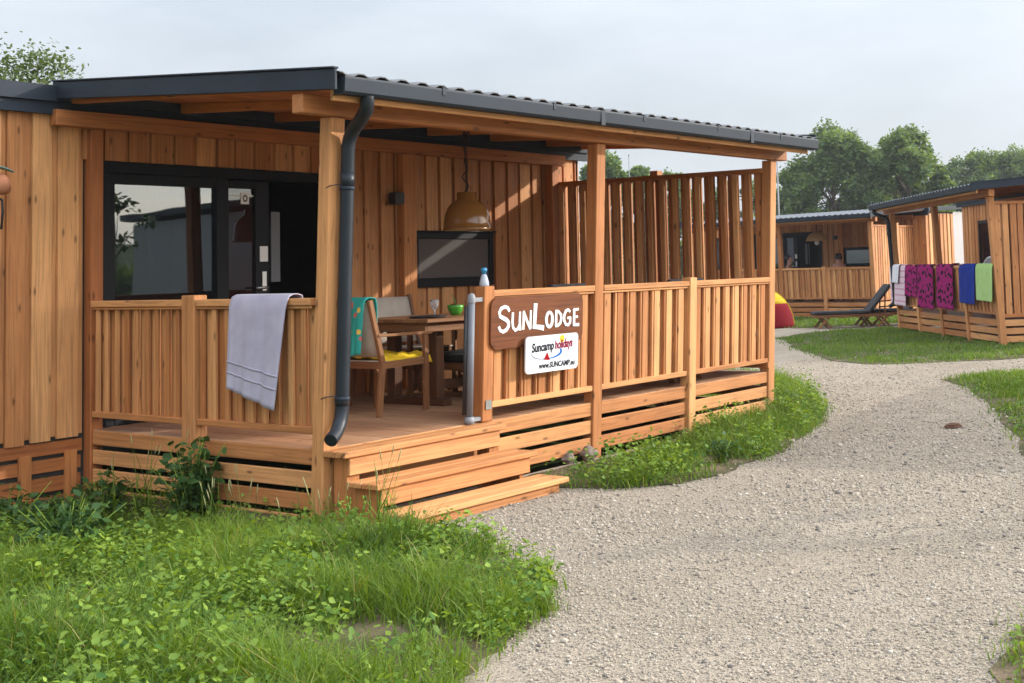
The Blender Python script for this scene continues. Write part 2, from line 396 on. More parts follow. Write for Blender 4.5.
def ground_mats():
    # bare soil and thatch under the grass
    m, nt, b = newmat('soil_ground'); L = nt.links
    tc = N(nt, 'ShaderNodeTexCoord'); n1 = N(nt, 'ShaderNodeTexNoise'); n1.inputs['Scale'].default_value = 3.2; n1.inputs['Detail'].default_value = 8
    L.new(tc.outputs['Object'], n1.inputs['Vector'])
    r = ramp(nt, [(.3, (.055, .06, .022)), (.52, (.10, .085, .045)), (.72, (.20, .145, .095))]); L.new(n1.outputs['Fac'], r.inputs['Fac'])
    L.new(r.outputs['Color'], b.inputs['Base Color']); b.inputs['Roughness'].default_value = 1; b.inputs['Specular IOR Level'].default_value = .1
    n2 = N(nt, 'ShaderNodeTexNoise'); n2.inputs['Scale'].default_value = 40; n2.inputs['Detail'].default_value = 6; L.new(tc.outputs['Object'], n2.inputs['Vector'])
    bp = N(nt, 'ShaderNodeBump'); bp.inputs['Strength'].default_value = .8; bp.inputs['Distance'].default_value = .03
    L.new(n2.outputs['Fac'], bp.inputs['Height']); L.new(bp.outputs['Normal'], b.inputs['Normal'])
    M['soil_ground'] = m
    # far meadow
    m, nt, b = newmat('meadow'); L = nt.links
    tc = N(nt, 'ShaderNodeTexCoord'); n1 = N(nt, 'ShaderNodeTexNoise'); n1.inputs['Scale'].default_value = .6; n1.inputs['Detail'].default_value = 9
    L.new(tc.outputs['Object'], n1.inputs['Vector'])
    r = ramp(nt, [(.3, (.045, .075, .018)), (.7, (.11, .13, .04))]); L.new(n1.outputs['Fac'], r.inputs['Fac'])
    L.new(r.outputs['Color'], b.inputs['Base Color']); b.inputs['Roughness'].default_value = 1; b.inputs['Specular IOR Level'].default_value = .1
    M['meadow'] = m
    # gravel
    m, nt, b = newmat('gravel'); L = nt.links
    tc = N(nt, 'ShaderNodeTexCoord')
    vo = N(nt, 'ShaderNodeTexVoronoi'); vo.inputs['Scale'].default_value = 115; L.new(tc.outputs['Object'], vo.inputs['Vector'])
    vo2 = N(nt, 'ShaderNodeTexVoronoi'); vo2.inputs['Scale'].default_value = 230; L.new(tc.outputs['Object'], vo2.inputs['Vector'])
    sx = N(nt, 'ShaderNodeSeparateColor'); L.new(vo.outputs['Color'], sx.inputs['Color'])
    r = ramp(nt, [(0, (.135, .122, .108)), (.16, (.29, .247, .196)), (.55, (.37, .311, .238)), (.85, (.43, .373, .296)), (1, (.25, .222, .192))])
    L.new(sx.outputs['Red'], r.inputs['Fac'])
    sx2 = N(nt, 'ShaderNodeSeparateColor'); L.new(vo2.outputs['Color'], sx2.inputs['Color'])
    r2 = ramp(nt, [(0, .72), (1, 1.12)]); L.new(sx2.outputs['Green'], r2.inputs['Fac'])
    mx = N(nt, 'ShaderNodeMix', data_type='RGBA', blend_type='MULTIPLY'); mx.inputs['Factor'].default_value = 1
    L.new(r.outputs['Color'], mx.inputs['A']); L.new(r2.outputs['Color'], mx.inputs['B'])
    n3 = N(nt, 'ShaderNodeTexNoise'); n3.inputs['Scale'].default_value = .9; n3.inputs['Detail'].default_value = 7; n3.inputs['Roughness'].default_value = .65
    L.new(tc.outputs['Object'], n3.inputs['Vector'])
    r3 = ramp(nt, [(.35, (.86, .82, .76)), (.65, (1.06, 1.03, 1.0))]); L.new(n3.outputs['Fac'], r3.inputs['Fac'])
    m2 = N(nt, 'ShaderNodeMix', data_type='RGBA', blend_type='MULTIPLY'); m2.inputs['Factor'].default_value = 1
    L.new(mx.outputs['Result'], m2.inputs['A']); L.new(r3.outputs['Color'], m2.inputs['B'])
    L.new(m2.outputs['Result'], b.inputs['Base Color']); b.inputs['Roughness'].default_value = .95; b.inputs['Specular IOR Level'].default_value = .15
    ad = N(nt, 'ShaderNodeMath', operation='MULTIPLY_ADD'); ad.inputs[1].default_value = .5
    L.new(vo2.outputs['Distance'], ad.inputs[0]); L.new(vo.outputs['Distance'], ad.inputs[2])
    iv = N(nt, 'ShaderNodeMath', operation='SUBTRACT'); iv.inputs[0].default_value = 1; L.new(ad.outputs[0], iv.inputs[1])
    bp = N(nt, 'ShaderNodeBump'); bp.inputs['Strength'].default_value = .65; bp.inputs['Distance'].default_value = .007
    L.new(iv.outputs[0], bp.inputs['Height']); L.new(bp.outputs['Normal'], b.inputs['Normal'])
    M['gravel'] = m
    m, nt, b = newmat('pebble'); L = nt.links
    at = N(nt, 'ShaderNodeAttribute', attribute_name='tint')
    r = ramp(nt, [(0, (.125, .112, .10)), (.24, (.265, .226, .182)), (.6, (.37, .309, .238)), (.9, (.43, .373, .298)), (1, (.48, .435, .37))]); L.new(at.outputs['Fac'], r.inputs['Fac'])
    L.new(r.outputs['Color'], b.inputs['Base Color']); b.inputs['Roughness'].default_value = .9; b.inputs['Specular IOR Level'].default_value = .2
    M['pebble'] = m
ground_mats()

# ------------------------------------------------------------------ camera
f_px, ppx, ppy = 1249.8149, 662.7073, 180.6955
yaw, pitch, roll = 0.9817, -0.0681, -0.0277
CAM = Vector((-5.3301, -6.1538, 1.5139))
fx = Vector((math.sin(yaw), math.cos(yaw), 0)); rx = Vector((math.cos(yaw), -math.sin(yaw), 0)); uz = Vector((0, 0, 1))
fw = fx * math.cos(pitch) - uz * math.sin(pitch); upv = uz * math.cos(pitch) + fx * math.sin(pitch)
r2 = rx * math.cos(roll) + upv * math.sin(roll); u2 = upv * math.cos(roll) - rx * math.sin(roll)
cd = bpy.data.cameras.new('camera'); cam = bpy.data.objects.new('camera', cd); COL.objects.link(cam)
cam.matrix_world = Matrix(((r2.x, u2.x, -fw.x, CAM.x), (r2.y, u2.y, -fw.y, CAM.y), (r2.z, u2.z, -fw.z, CAM.z), (0, 0, 0, 1)))
cd.sensor_width = 36; cd.sensor_fit = 'HORIZONTAL'; cd.lens = f_px * 36 / 1024
cd.shift_x = -(ppx - 512) / 1024; cd.shift_y = -(341.5 - ppy) / 1024
cd.clip_start = .05; cd.clip_end = 3000
scene.camera = cam

def ray(u, v): return fw + r2 * ((u - ppx) / f_px) - u2 * ((v - ppy) / f_px)
def on_z(u, v, z=0.0):
    d = ray(u, v); t = (z - CAM.z) / d.z; return CAM + d * t
def on_y(u, v, y):
    d = ray(u, v); t = (y - CAM.y) / d.y; return CAM + d * t
def at_depth(u, v, D): return CAM + ray(u, v) * D

# ------------------------------------------------------------------ lodge
T = .0488
def fl(x, y, z): return (x, y - T * (z - .42), z)
def rise(x, y, z): return (x, y, z + .007 * x)
MESH = {}
def part(key, name, build, mat, parent, mods=()):
    """one mesh part; lodges share mesh data under the same key"""
    if key not in MESH:
        mb = MB(); build(mb); MESH[key] = mb.mesh(name)
    return add(name, MESH[key], mat, parent, mods)

def panel_boards(mb, a, b, z0, z1, off0, off1, pitch=.180, th=.024, lean=True, front=((.0, .024), (.036, .120)), back=.135):
    """boards on both faces between points a and b (xy): a repeating narrow and wide board in front, wide boards behind the gaps"""
    a = Vector((a[0], a[1])); b = Vector((b[0], b[1])); d = b - a; Ln = d.length; d.normalize()
    nrm = Vector((d.y, -d.x))      # outward for +X direction is -Y
    n = max(1, round(Ln / pitch)); p = Ln / n; k_ = p / pitch
    def slab(s0, s1, off):
        s0 = max(0, s0); s1 = min(Ln, s1)
        if s1 - s0 < .012: return
        c = []
        for k in range(8):
            q = a + d * (s1 if k & 1 else s0) + nrm * (off - (th if k & 2 else 0))
            z = z1 if k & 4 else z0
            c.append(fl(q.x, q.y, z) if lean else (q.x, q.y, z))
        mb.hexa(c, z1 - z0, s1 - s0, th, 2)
    for i in range(n + 1):
        j = rng.uniform(-.006, .006)
        for f0, f1 in front: slab(i * p + f0 * k_ + j, i * p + f1 * k_ + j + rng.uniform(-.006, .006), off0)
        e = front[-1][1]; g = (pitch - e) / 2 + e
        slab(i * p + (g - back / 2) * k_, i * p + (g + back / 2) * k_, off1)
    slab(0, .05, off1)

def lodge_part_roofz(y): return 2.705 + .078 * (y + .47)

def build_lodge(label, O=(0, 0, 0), ang=0.0, gap=False, yback=6.6, hero=False, roofmat='roofsheet', group='larch lodges with covered terraces'):
    root = thing('lodge', label, 'lodge', O, ang, group)
    bv = (('bevel', .004),) if hero else ()
    W = M['larch']; D = M['larch_deep']
    K = '%d_%.1f' % (gap, yback)
    yf = 2.56
    # ---- house walls -------------------------------------------------
    def front(mb):
        # vertical boards, raised and recessed alternately, skipping the door opening
        x = -2.72; raised = True
        while x < 5.95:
            w = rng.uniform(.105, .145) if raised else rng.uniform(.055, .085)
            x1 = min(x + w, 5.95)
            y0 = yf if raised else yf + .028
            zb = .385 + rng.uniform(-.012, .012) if raised else .41
            ov = .012 if raised else 0
            if x1 < .09 or x > 2.47:
                mb.box(x - ov, x1 + ov, y0, y0 + .024, zb, 2.775)
            else:
                mb.box(x - ov, x1 + ov, y0, y0 + .024, 2.425, 2.775)
            x = x1; raised = not raised
    part('front' + K, 'wall', front, W, root)
    def backing(mb):
        mb.box(-2.70, .09, yf + .05, yf + .16, -.05, 2.86, tint=.3)
        mb.box(2.47, 5.93, yf + .05, yf + .16, -.05, 2.86, tint=.3)
        mb.box(.09, 2.47, yf + .05, yf + .16, 2.425, 2.86, tint=.3)
        mb.box(-2.7, -2.6, yf + .161, yback, -.05, 2.86); mb.box(5.83, 5.93, yf + .161, yback, -.05, 2.86)
        mb.box(-2.599, 5.829, yback - .1, yback, -.05, 2.86)
        mb.box(-2.599, 5.829, yf + .162, yback - .101, .38, .42)
        mb.box(-2.599, 5.829, yf + .162, yback - .101, 2.80, 2.86)
    part('backing' + K, 'wall_core', backing, M['interior'], root)
    def base(mb):
        # horizontal plinth boards below the cladding, left of the terrace
        mb.box(-2.70, -.02, yf + .02, yf + .045, .285, .375)
        for z0, z1 in ((.165, .255), (.03, .125), (-.11, -.01)):
            mb.box(-2.70, -.03, yf + .02, yf + .045, z0 + rng.uniform(-.01, .01), z1)
        for xx in (-.5, -.16, -1.2, -2.0):
            mb.box(xx, xx + .09, yf - .002, yf + .018, -.15, .30)
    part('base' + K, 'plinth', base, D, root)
    def endwall(mb):
        y = yf; raised = True; ye = min(4.2, yback - .3)
        while y < ye:
            w = rng.uniform(.12, .15) if raised else rng.uniform(.07, .1)
            x0 = 5.931 if raised else 5.931
            mb.box(x0, x0 + (.045 if raised else .02), y, min(y + w, ye), .385, 2.80)
            y += w; raised = not raised
    part('end' + K, 'wall', endwall, W, root)
    def whitewall(mb):
        ye = min(4.2, yback - .3)
        mb.box(5.931, 5.97, ye + .002, yback + .02, .3, 2.86)
        mb.box(-2.74, -2.701, yf + .06, yback + .02, .3, 2.86)
        mb.box(-2.69, 5.92, yback + .001, yback + .04, .3, 2.86)
    ww = part('white' + K, 'rendered_wall', whitewall, M['white'], root)
    # ---- house roof ---------------------------------------------------
    def hroof(mb):
        z = lambda y: 2.93 + .05 * (y - 2.38)
        pr = [(2.55, z(2.55) - .03), (2.55, z(2.55) + .005), (yback + .22, z(yback + .22)), (yback + .22, z(yback + .22) - .12), (yback, z(yback) - .12), (2.62, 2.862)]
        mb.prism(pr, -2.98, 6.10, 0)
    hr = part('hroof' + K, 'house_roof', hroof, M['anthracite'], root)
    def hfascia(mb):
        mb.box(-3.0, 6.12, 2.475, 2.545, 2.825, 2.94)
        mb.box(-2.96, 6.08, 2.505, 2.548, 2.735, 2.824)
    part('hfascia' + K, 'fascia', hfascia, M['anthracite'], hr)
    # ---- terrace roof -------------------------------------------------
    def corr(mb):
        n = 36 * 8; P0 = []; P1 = []
        x0, x1 = -.26, 5.99
        for i in range(n + 1):
            x = x0 + (x1 - x0) * i / n
            c = math.cos(2 * math.pi * i / 8); h = .011 * max(-.75, min(.9, c * 1.5))
            P0.append(rise(x, -.475, lodge_part_roofz(-.475) + .013 + h)); P1.append(rise(x, 2.42, lodge_part_roofz(2.42) + .018 + h))
        mb.grid([P0, P1], smooth=False)
        Q0 = [(p[0], p[1] + .001, p[2] - .007) for p in P0]; Q1 = [(p[0], p[1], p[2] - .007) for p in P1]
        mb.grid([Q0, P0], smooth=False); mb.grid([Q1, Q0], smooth=False)
    tr = part('corr', 'terrace_roof', corr, M[roofmat], root)
    def soffit(mb):
        n = 20
        ys = [-.42 + (2.50 + .42) * i / n for i in range(n + 1)]
        for i in range(n):
            ya, yb = ys[i], ys[i + 1] - .004
            c = []
            for k in range(8):
                y = yb if k & 2 else ya; x = 5.97 if k & 1 else -.20
                c.append(rise(x, y, lodge_part_roofz(y) - (.018 if k & 4 else .036)))
            mb.hexa(c, 6.2, .14, .02, 0)
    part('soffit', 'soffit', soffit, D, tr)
    def sfascia(x0, x1):
        def b(mb):
            c = []
            for k in range(8):
                y = 2.535 if k & 2 else -.46; x = x1 if k & 1 else x0
                z = lodge_part_roofz(y)
                c.append(rise(x, y, z + (.035 if k & 4 else -.09)))
            mb.hexa(c, 2.9, .02, .12, 1)
            c = []
            for k in range(8):
                y = 2.535 if k & 2 else -.46; x = x1 + .012 if k & 1 else x0 - .012
                z = lodge_part_roofz(y)
                c.append(rise(x, y, z + (.049 if k & 4 else .036)))
            mb.hexa(c, 2.9, .02, .01, 1)
            for yy in (.35, 1.4):
                mb.lathe([(.008, 0), (.0, .004)], (x0 - .002, yy, lodge_part_roofz(yy) - .03), 6)
        return b
    part('sfascia0', 'fascia', sfascia(-.285, -.262), M['anthracite'], tr, bv)
    part('sfascia1', 'fascia', sfascia(5.992, 6.013), M['anthracite'], tr, bv)
    def gut(mb):
        prof = [(-.462, 2.69), (-.472, 2.705), (-.484, 2.702), (-.486, 2.69), (-.480, 2.612), (-.462, 2.598), (-.40, 2.595), (-.385, 2.61), (-.382, 2.70), (-.388, 2.70), (-.392, 2.616), (-.405, 2.604), (-.458, 2.606), (-.468, 2.617)]
        pts = []
        n = len(prof); xa, xb = -.225, 6.01
        for i in range(n):
            q, r = prof[i], prof[(i + 1) % n]
            mb.poly([rise(xa, *q), rise(xb, *q), rise(xb, *r), rise(xa, *r)], [(0, 0), (6, 0), (6, .1), (0, .1)], .5)
        outer = [(-.484, 2.70), (-.486, 2.69), (-.480, 2.612), (-.462, 2.598), (-.40, 2.595), (-.385, 2.61), (-.382, 2.70)]
        for x in (xa + .001, xb - .001):
            mb.poly([rise(x, *q) for q in outer], None, .5); mb.poly([rise(x + .003, *q) for q in reversed(outer)], None, .5)
    g_ = part('gut', 'gutter', gut, M['anthracite'], root)
    def clips(mb):
        pass
    for q_ in (.6, 1.75, 2.9, 4.05, 5.2):
        def clip(mb, x=q_):
            mb.box(x, x + .03, -.4895, -.36, 2.7055, 2.711, rise); mb.box(x, x + .03, -.4895, -.4865, 2.66, 2.7055, rise)
        part('clip%.1f' % q_, 'gutter_clip', clip, M['anthracite'], g_)
    for q_ in (2.33, 4.63):
        def clip(mb, x=q_): mb.box(x, x + .05, -.4885, -.4855, 2.588, 2.704, rise)
        part('joint%.1f' % q_, 'gutter_joint', clip, M['anthracite'], g_)
    def board(mb): mb.box(-.22, 5.98, -.375, -.345, 2.565, 2.665, rise)
    part('gboard', 'fascia_board', board, W, root, bv)
    def fbeam(mb):
        mb.box(-.26, 5.96, -.145, -.045, 2.508, 2.628, rise)
    part('fbeam', 'roof_beam', fbeam, W, root, (('bevel', .006),) if hero else ())
    def ledg(mb): mb.box(-.30, 5.62, 2.455, 2.545, 2.652, 2.768)
    part('ledg', 'roof_beam', ledg, D, root, bv)
    for i, xr in enumerate((-.19, .72, 1.63, 2.54, 3.45, 4.36, 5.27, 5.90)):
        def raf(mb, xr=xr):
            c = []
            for k in range(8):
                y = 2.454 if k & 2 else -.343; x = xr + .06 if k & 1 else xr
                z = lodge_part_roofz(y)
                c.append(rise(x, y, z + (-.038 if k & 4 else -.075 if y < .1 else -.115)))
            mb.hexa(c, 2.8, .06, .1, 1)
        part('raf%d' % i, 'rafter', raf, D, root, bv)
    # ---- posts ---------------------------------------------------------
    pb = (('bevel', .006),) if hero else ()
    for i, (x0, zt) in enumerate(((0, 2.507), (2.785, 2.524), (5.69, 2.545))):
        def po(mb, x0=x0, zt=zt): mb.box(x0, x0 + .118, 0, .105, -.08, zt, fl)
        part('post%d' % i, 'post', po, W, root, pb)
    def po(mb):
        mb.box(0, .10, 2.505, 2.60, -.25, 2.65)
    part('postw', 'post', po, D, root, pb)
    def po(mb): mb.box(3.15, 3.32, 2.475, 2.555, .432, 2.65)
    part('postw2', 'post', po, D, root, pb)
    def po(mb): mb.box(5.36, 5.475, 2.445, 2.555, .432, 2.65)
    part('postw3', 'post', po, D, root, pb)
    shorts = [(4.199, -.08)] + ([(1.447, .432)] if gap else [(1.40, -.08)])
    for i, (x0, zb) in enumerate(shorts):
        def po(mb, x0=x0, zb=zb): mb.box(x0, x0 + .112, -.012, .09, zb, 1.402, fl)
        part('short%s%d' % (K, i), 'newel_post', po, W, root, pb)
    def po(mb): mb.box(-.008, .1, 1.275, 1.415, -.15, 1.402)
    part('shortm', 'newel_post', po, W, root, pb)
    # ---- deck -----------------------------------------------------------
    def dk(mb):
        x = .02
        while x < 5.74:
            x1 = min(x + .138, 5.76)
            mb.box(x, x1, .025, 2.555, .402, .43 + rng.uniform(-.001, .001)); x += .144
        mb.box(.20, 5.60, .22, 2.45, .30, .38, axis=0)
    part('deck', 'deck', dk, M['deck'], root)
    # ---- skirting -------------------------------------------------------
    SL = ((.325, .428), (.185, .288), (.046, .150))
    fb = [(.12, 1.447), (1.447, 2.785), (2.905, 4.199), (4.312, 5.69)]
    for i, (a, b) in enumerate(fb):
        def sk(mb, a=a, b=b):
            for z0, z1 in SL: mb.box(a - .002, b + .002, .018, .045, z0 + rng.uniform(-.004, .004), z1, fl)
        part('skf%d' % i, 'skirting', sk, W, root, bv)
    for i, (a, b) in enumerate([(.107, 1.274), (1.416, 2.504)]):
        def sk(mb, a=a, b=b):
            for z0, z1 in SL[:2] + ((.046, .150), (-.10, .01)): mb.box(.016, .042, a, b, z0 + rng.uniform(-.006, .006), z1)
        part('sks%d' % i, 'skirting', sk, W, root, bv)
    def sk(mb):
        for z0, z1 in SL: mb.box(5.745, 5.772, .11, 2.54, z0, z1)
    part('skr', 'skirting', sk, W, root)
    # ---- balustrades ------------------------------------------------------
    bays = [(1.56, 2.785), (2.905, 4.199), (4.312, 5.69)]
    if not gap: bays = [(.12, 1.40), (1.513, 2.785)] + bays[1:]
    for i, (a, b) in enumerate(bays):
        def ba(mb, a=a, b=b): panel_boards(mb, (a, 0), (b, 0), .555, 1.325, -.022, -.062)
        p = part('bal%s%d' % (K, i), 'balustrade', ba, W, root, bv)
        def hr_(mb, a=a, b=b):
            mb.box(a, b, -.004, .092, 1.326, 1.372, fl); mb.box(a, b, .008, .020, 1.306, 1.325, fl)
        part('hr%s%d' % (K, i), 'handrail', hr_, W, p, bv)
        def br(mb, a=a, b=b): mb.box(a, b, .010, .088, .522, .566, fl)
        part('br%s%d' % (K, i), 'bottom_rail', br, W, p, bv)
    for i, (a, b) in enumerate([(.107, 1.274), (1.416, 2.504)]):
        def ba(mb, a=a, b=b): panel_boards(mb, (0, b), (0, a), .555, 1.325, -.022, -.058, pitch=.125, lean=False, front=((.02, .062),), back=.113)
        p = part('sbal%d' % i, 'balustrade', ba, W, root, bv)
        def hr_(mb, a=a, b=b):
            mb.box(-.004, .092, a, b, 1.326, 1.372); mb.box(.008, .020, a, b, 1.306, 1.325)
        part('shr%d' % i, 'handrail', hr_, W, p, bv)
        def br(mb, a=a, b=b): mb.box(.010, .088, a, b, .522, .566)
        part('sbr%d' % i, 'bottom_rail', br, W, p, bv)
    # ---- privacy screen on the right end -------------------------------------
    A_, B_ = (5.70, .0), (5.50, 2.545)
    def ps(mb):
        a = Vector(A_); b = Vector(B_); d = (b - a); Ln = d.length; d.normalize(); nr = Vector((d.y, -d.x))
        n = 18
        for i in range(n):
            s0 = Ln * (i + .10) / n + rng.uniform(-.006, .006); s1 = s0 + .108 * rng.uniform(.92, 1.06)
            c = []
            for k in range(8):
                q = a + d * (s1 if k & 1 else s0) + nr * (.03 + (0 if k & 2 else .042))
                c.append((q.x, q.y, 2.42 if k & 4 else .53))
            mb.hexa(c, 1.9, .1, .028, 2)
            s0 = s1 - .012 + rng.uniform(-.006, .006); s1 = s0 + .055
            c = []
            for k in range(8):
                q = a + d * (s1 if k & 1 else s0) - nr * (.092 + (0 if k & 2 else -.06))
                c.append((q.x, q.y, 2.42 if k & 4 else .53))
            mb.hexa(c, 1.9, .03, .05, 2)
    s = part('screen', 'privacy_screen', ps, W, root, bv)
    for z_, h_ in ((2.445, .05), (.50, .06)):
      def pr(mb, z=z_, h=h_):
            a = Vector(A_); b = Vector(B_)
            mb.beam((a.x + .03, a.y, z), (b.x + .03, b.y, z), .12, h)
      part('screenr%.1f' % z_, 'screen_rail', pr, D, s, bv)
    def pm(mb):
        q = Vector(A_).lerp(Vector(B_), .52)
        mb.box(q.x + .085, q.x + .19, q.y - .05, q.y + .05, -.05, 2.53)
    part('screenp', 'screen_post', pm, W, s, bv)
    # ---- window and door group -------------------------------------------------
    def wf(mb):
        # outer surround
        mb.box(.10, .165, 2.55, 2.67, .43, 2.42); mb.box(2.405, 2.465, 2.55, 2.67, .43, 2.42)
        mb.box(.166, 2.404, 2.55, 2.67, 2.335, 2.42)
        mb.box(.166, .235, 2.572, 2.66, .43, 2.334)
        mb.box(1.145, 1.245, 2.572, 2.66, .43, 2.334)
        mb.box(.236, 1.144, 2.572, 2.66, 2.255, 2.334); mb.box(.236, 1.144, 2.572, 2.66, .43, .53)
    w = part('win', 'window', wf, M['blackframe'], root, bv)
    def pn(mb): mb.box(.236, 1.144, 2.612, 2.622, .531, 2.254)
    part('pane', 'pane', pn, M['glass'], w)
    def dr(mb):
        mb.box(1.247, 1.268, 2.585, 2.645, .44, 2.32); mb.box(1.535, 1.675, 2.585, 2.645, .44, 2.32)
        mb.box(1.269, 1.534, 2.585, 2.645, 2.26, 2.32); mb.box(1.269, 1.534, 2.585, 2.645, .44, .56)
    d_ = part('door', 'door', dr, M['blackframe'], root, bv)
    def pn(mb): mb.box(1.269, 1.534, 2.612, 2.622, .561, 2.259)
    dp = part('dpane', 'pane', pn, M['glass2'], d_)
    def hd(mb):
        mb.box(1.598, 1.640, 2.578, 2.584, 1.40, 1.56); mb.tube([(1.619, 2.58, 1.425), (1.619, 2.535, 1.425), (1.50, 2.53, 1.425)], .010, 8)
    part('dhandle', 'handle', hd, M['steel'], d_)
    def cr(mb): mb.box(1.575, 1.655, 2.578, 2.584, 1.645, 1.775)
    part('dcard', 'card_reader', cr, M['whitepaint'], d_)
    if hero:
        def st(mb):
            mb.box(1.405, 1.485, 2.606, 2.611, 2.13, 2.225)
            mb.box(1.27, 1.404, 2.606, 2.611, 2.196, 2.206); mb.box(1.486, 1.53, 2.606, 2.611, 2.196, 2.206)
        q = part('dlabel', 'number_label', st, M['whitepaint'], d_)
        def st2(mb):
            for k in range(14):
                a0 = 2 * math.pi * k / 14; a1 = 2 * math.pi * (k + 1) / 14
                P = [(1.445 + r * math.cos(a), 2.6045, 2.178 + 1.25 * r * math.sin(a)) for r, a in ((.024, a0), (.024, a1), (.014, a1), (.014, a0))]
                mb.poly(P, None, .5)
        part('dlabelmark', 'number_mark', st2, M['dark_ink'], q)
    def inn(mb):
        mb.box(1.828, 1.91, 2.75, 2.77, 1.47, 2.08)
        mb.box(1.93, 1.955, 2.79, 2.81, 1.47, 2.08)
    part('fridge', 'interior_panel', inn, M['greypanel'], root)
    def cu(mb):
        P = [[], []]
        for i in range(60):
            x = .25 + .5 * i / 59; y = 2.80 + .03 * math.sin(i * .9)
            P[0].append((x + .42, y, .45)); P[1].append((x + .42, y, 2.3))
        mb.grid(P)
    part('curtain', 'curtain', cu, M['curtain'], root)
    # kitchen hatch window
    def kw(mb):
        mb.box(3.32, 4.46, 2.515, 2.565, 1.84, 1.905); mb.box(3.32, 4.46, 2.515, 2.565, 1.37, 1.46)
        mb.box(3.32, 3.385, 2.515, 2.565, 1.461, 1.839); mb.box(4.395, 4.46, 2.515, 2.565, 1.461, 1.839)
        mb.box(3.30, 4.49, 2.49, 2.555, 1.906, 1.921)
        mb.tube([(3.40, 2.512, 1.425), (3.43, 2.512, 1.425)], .008, 6)
    k = part('kwin', 'window', kw, M['blackframe'], root, bv)
    def kp(mb): mb.box(3.386, 4.394, 2.535, 2.55, 1.461, 1.839)
    part('kpane', 'pane', kp, M['glass3'], k)
    def sw(mb):
        mb.box(-1.62, -1.55, 2.52, 2.57, 1.25, 2.36); mb.box(-.87, -.80, 2.52, 2.57, 1.25, 2.36)
        mb.box(-1.549, -.871, 2.52, 2.57, 2.29, 2.36); mb.box(-1.549, -.871, 2.52, 2.57, 1.25, 1.32)
    k = part('swin', 'window', sw, M['blackframe'], root)
    def sp(mb): mb.box(-1.549, -.871, 2.54, 2.55, 1.321, 2.289)
    part('spane', 'pane', sp, M['glass2'], k)
    # wall lamp
    def wl(mb):
        mb.box(3.01, 3.13, 2.44, 2.53, 2.165, 2.275); mb.box(3.03, 3.11, 2.531, 2.558, 2.18, 2.26)
    part('wlamp', 'wall_lamp', wl, M['black'], root, bv)
    # ---- downpipe ------------------------------------------------------------
    def dpipe(mb):
        def pp(x, off, z): return fl(x, off, z)
        pts = [(.0, -.43, 2.60), (.0, -.43, 2.565), (.008, -.415, 2.525), (.05, -.32, 2.475), (.085, -.22, 2.43), pp(.098, -.068, 2.375), pp(.098, -.055, 2.32), pp(.098, -.055, 2.1)]
        pts += [pp(.098, -.055, z) for z in (1.7, 1.2, .75)] + [pp(.098, -.055, .68), pp(.085, -.06, .615), pp(.055, -.075, .57), pp(.01, -.10, .535), pp(-.055, -.13, .505)]
        mb.tube(pts, .043, 14, cap=False)
        mb.tube([pp(.097, -.055, .755), pp(.097, -.055, .70)], .046, 14)
        mb.tube([pp(.098, -.055, 2.06), pp(.098, -.055, 2.16)], .046, 14)
        mb.tube([pts[-1], (pts[-1][0] + .02, pts[-1][1] + .01, pts[-1][2] + .01)], .037, 12, cap=True)
    dpo = part('dpipe', 'downpipe', dpipe, M['pipe'], root)
    for z_ in (2.06, .745):
      def brk(mb, z=z_):
        for z in (z,):
            mb.tube([fl(.098, -.055, z - .015), fl(.098, -.055, z + .01)], .0475, 14)
            mb.tube([fl(.098, -.055, z), fl(.03, -.06, z + .02), fl(.0, -.004, z + .012), fl(.0, .03, z)], .0035, 6)
      part('brk%.1f' % z_, 'pipe_bracket', brk, M['anthracite'], dpo)
    return root

main = build_lodge('large larch lodge in the foreground with a name sign and wooden steps', gap=True, hero=True)
lodge_r_ang = R(-139.5)
right_lodge = build_lodge('larch lodge at the right with six towels hung on its terrace rail', (20.1033, 4.8277, 0), lodge_r_ang)
far_lodge = build_lodge('distant larch lodge with two people sitting on its terrace', (25.6126, 13.2828, -.022), R(-96.1), roofmat='greyroof')
side_lodge = build_lodge('larch lodge with white end wall reflected in the big window', (16.5, -11.75, 0), R(105), yback=4.95)

# ------------------------------------------------------------------ steps
st = thing('wooden_steps', 'two wide larch steps leading up from the gravel to the open terrace corner', 'steps', (0, 0, 0))
mb = MB()
mb.box(-.005, 1.50, -.20, -.108, .388, .428); mb.box(-.005, 1.50, -.104, -.004, .388, .428)
add('tread', mb, M['larch'], st, (('bevel', .006),))
for y0, z in ((-.475, .252), (-.735, .088)):
    mb = MB(); mb.box(0, 1.505 + (.02 if z < .2 else 0), y0, y0 + .135, z - .036, z); mb.box(0, 1.505 + (.02 if z < .2 else 0), y0 + .141, y0 + .272, z - .036, z - .001)
    add('tread', mb, M['larch'], st, (('bevel', .006),))
for y, z0, z1 in ((-.172, .275, .386), (-.445, .108, .214), (-.70, -.06, .050)):
    mb = MB(); mb.box(.06, 1.455, y, y + .026, z0, z1); add('riser', mb, M['larch'], st, (('bevel', .004),))
for x in (.062, 1.37):
    mb = MB()
    mb.box(x, x + .10, -.145, -.03, -.2, .387); mb.box(x + .002, x + .04, -.418, -.147, -.2, .215); mb.box(x + .004, x + .036, -.67, -.42, -.2, .05)
    add('stringer', mb, M['larch_deep'], st)

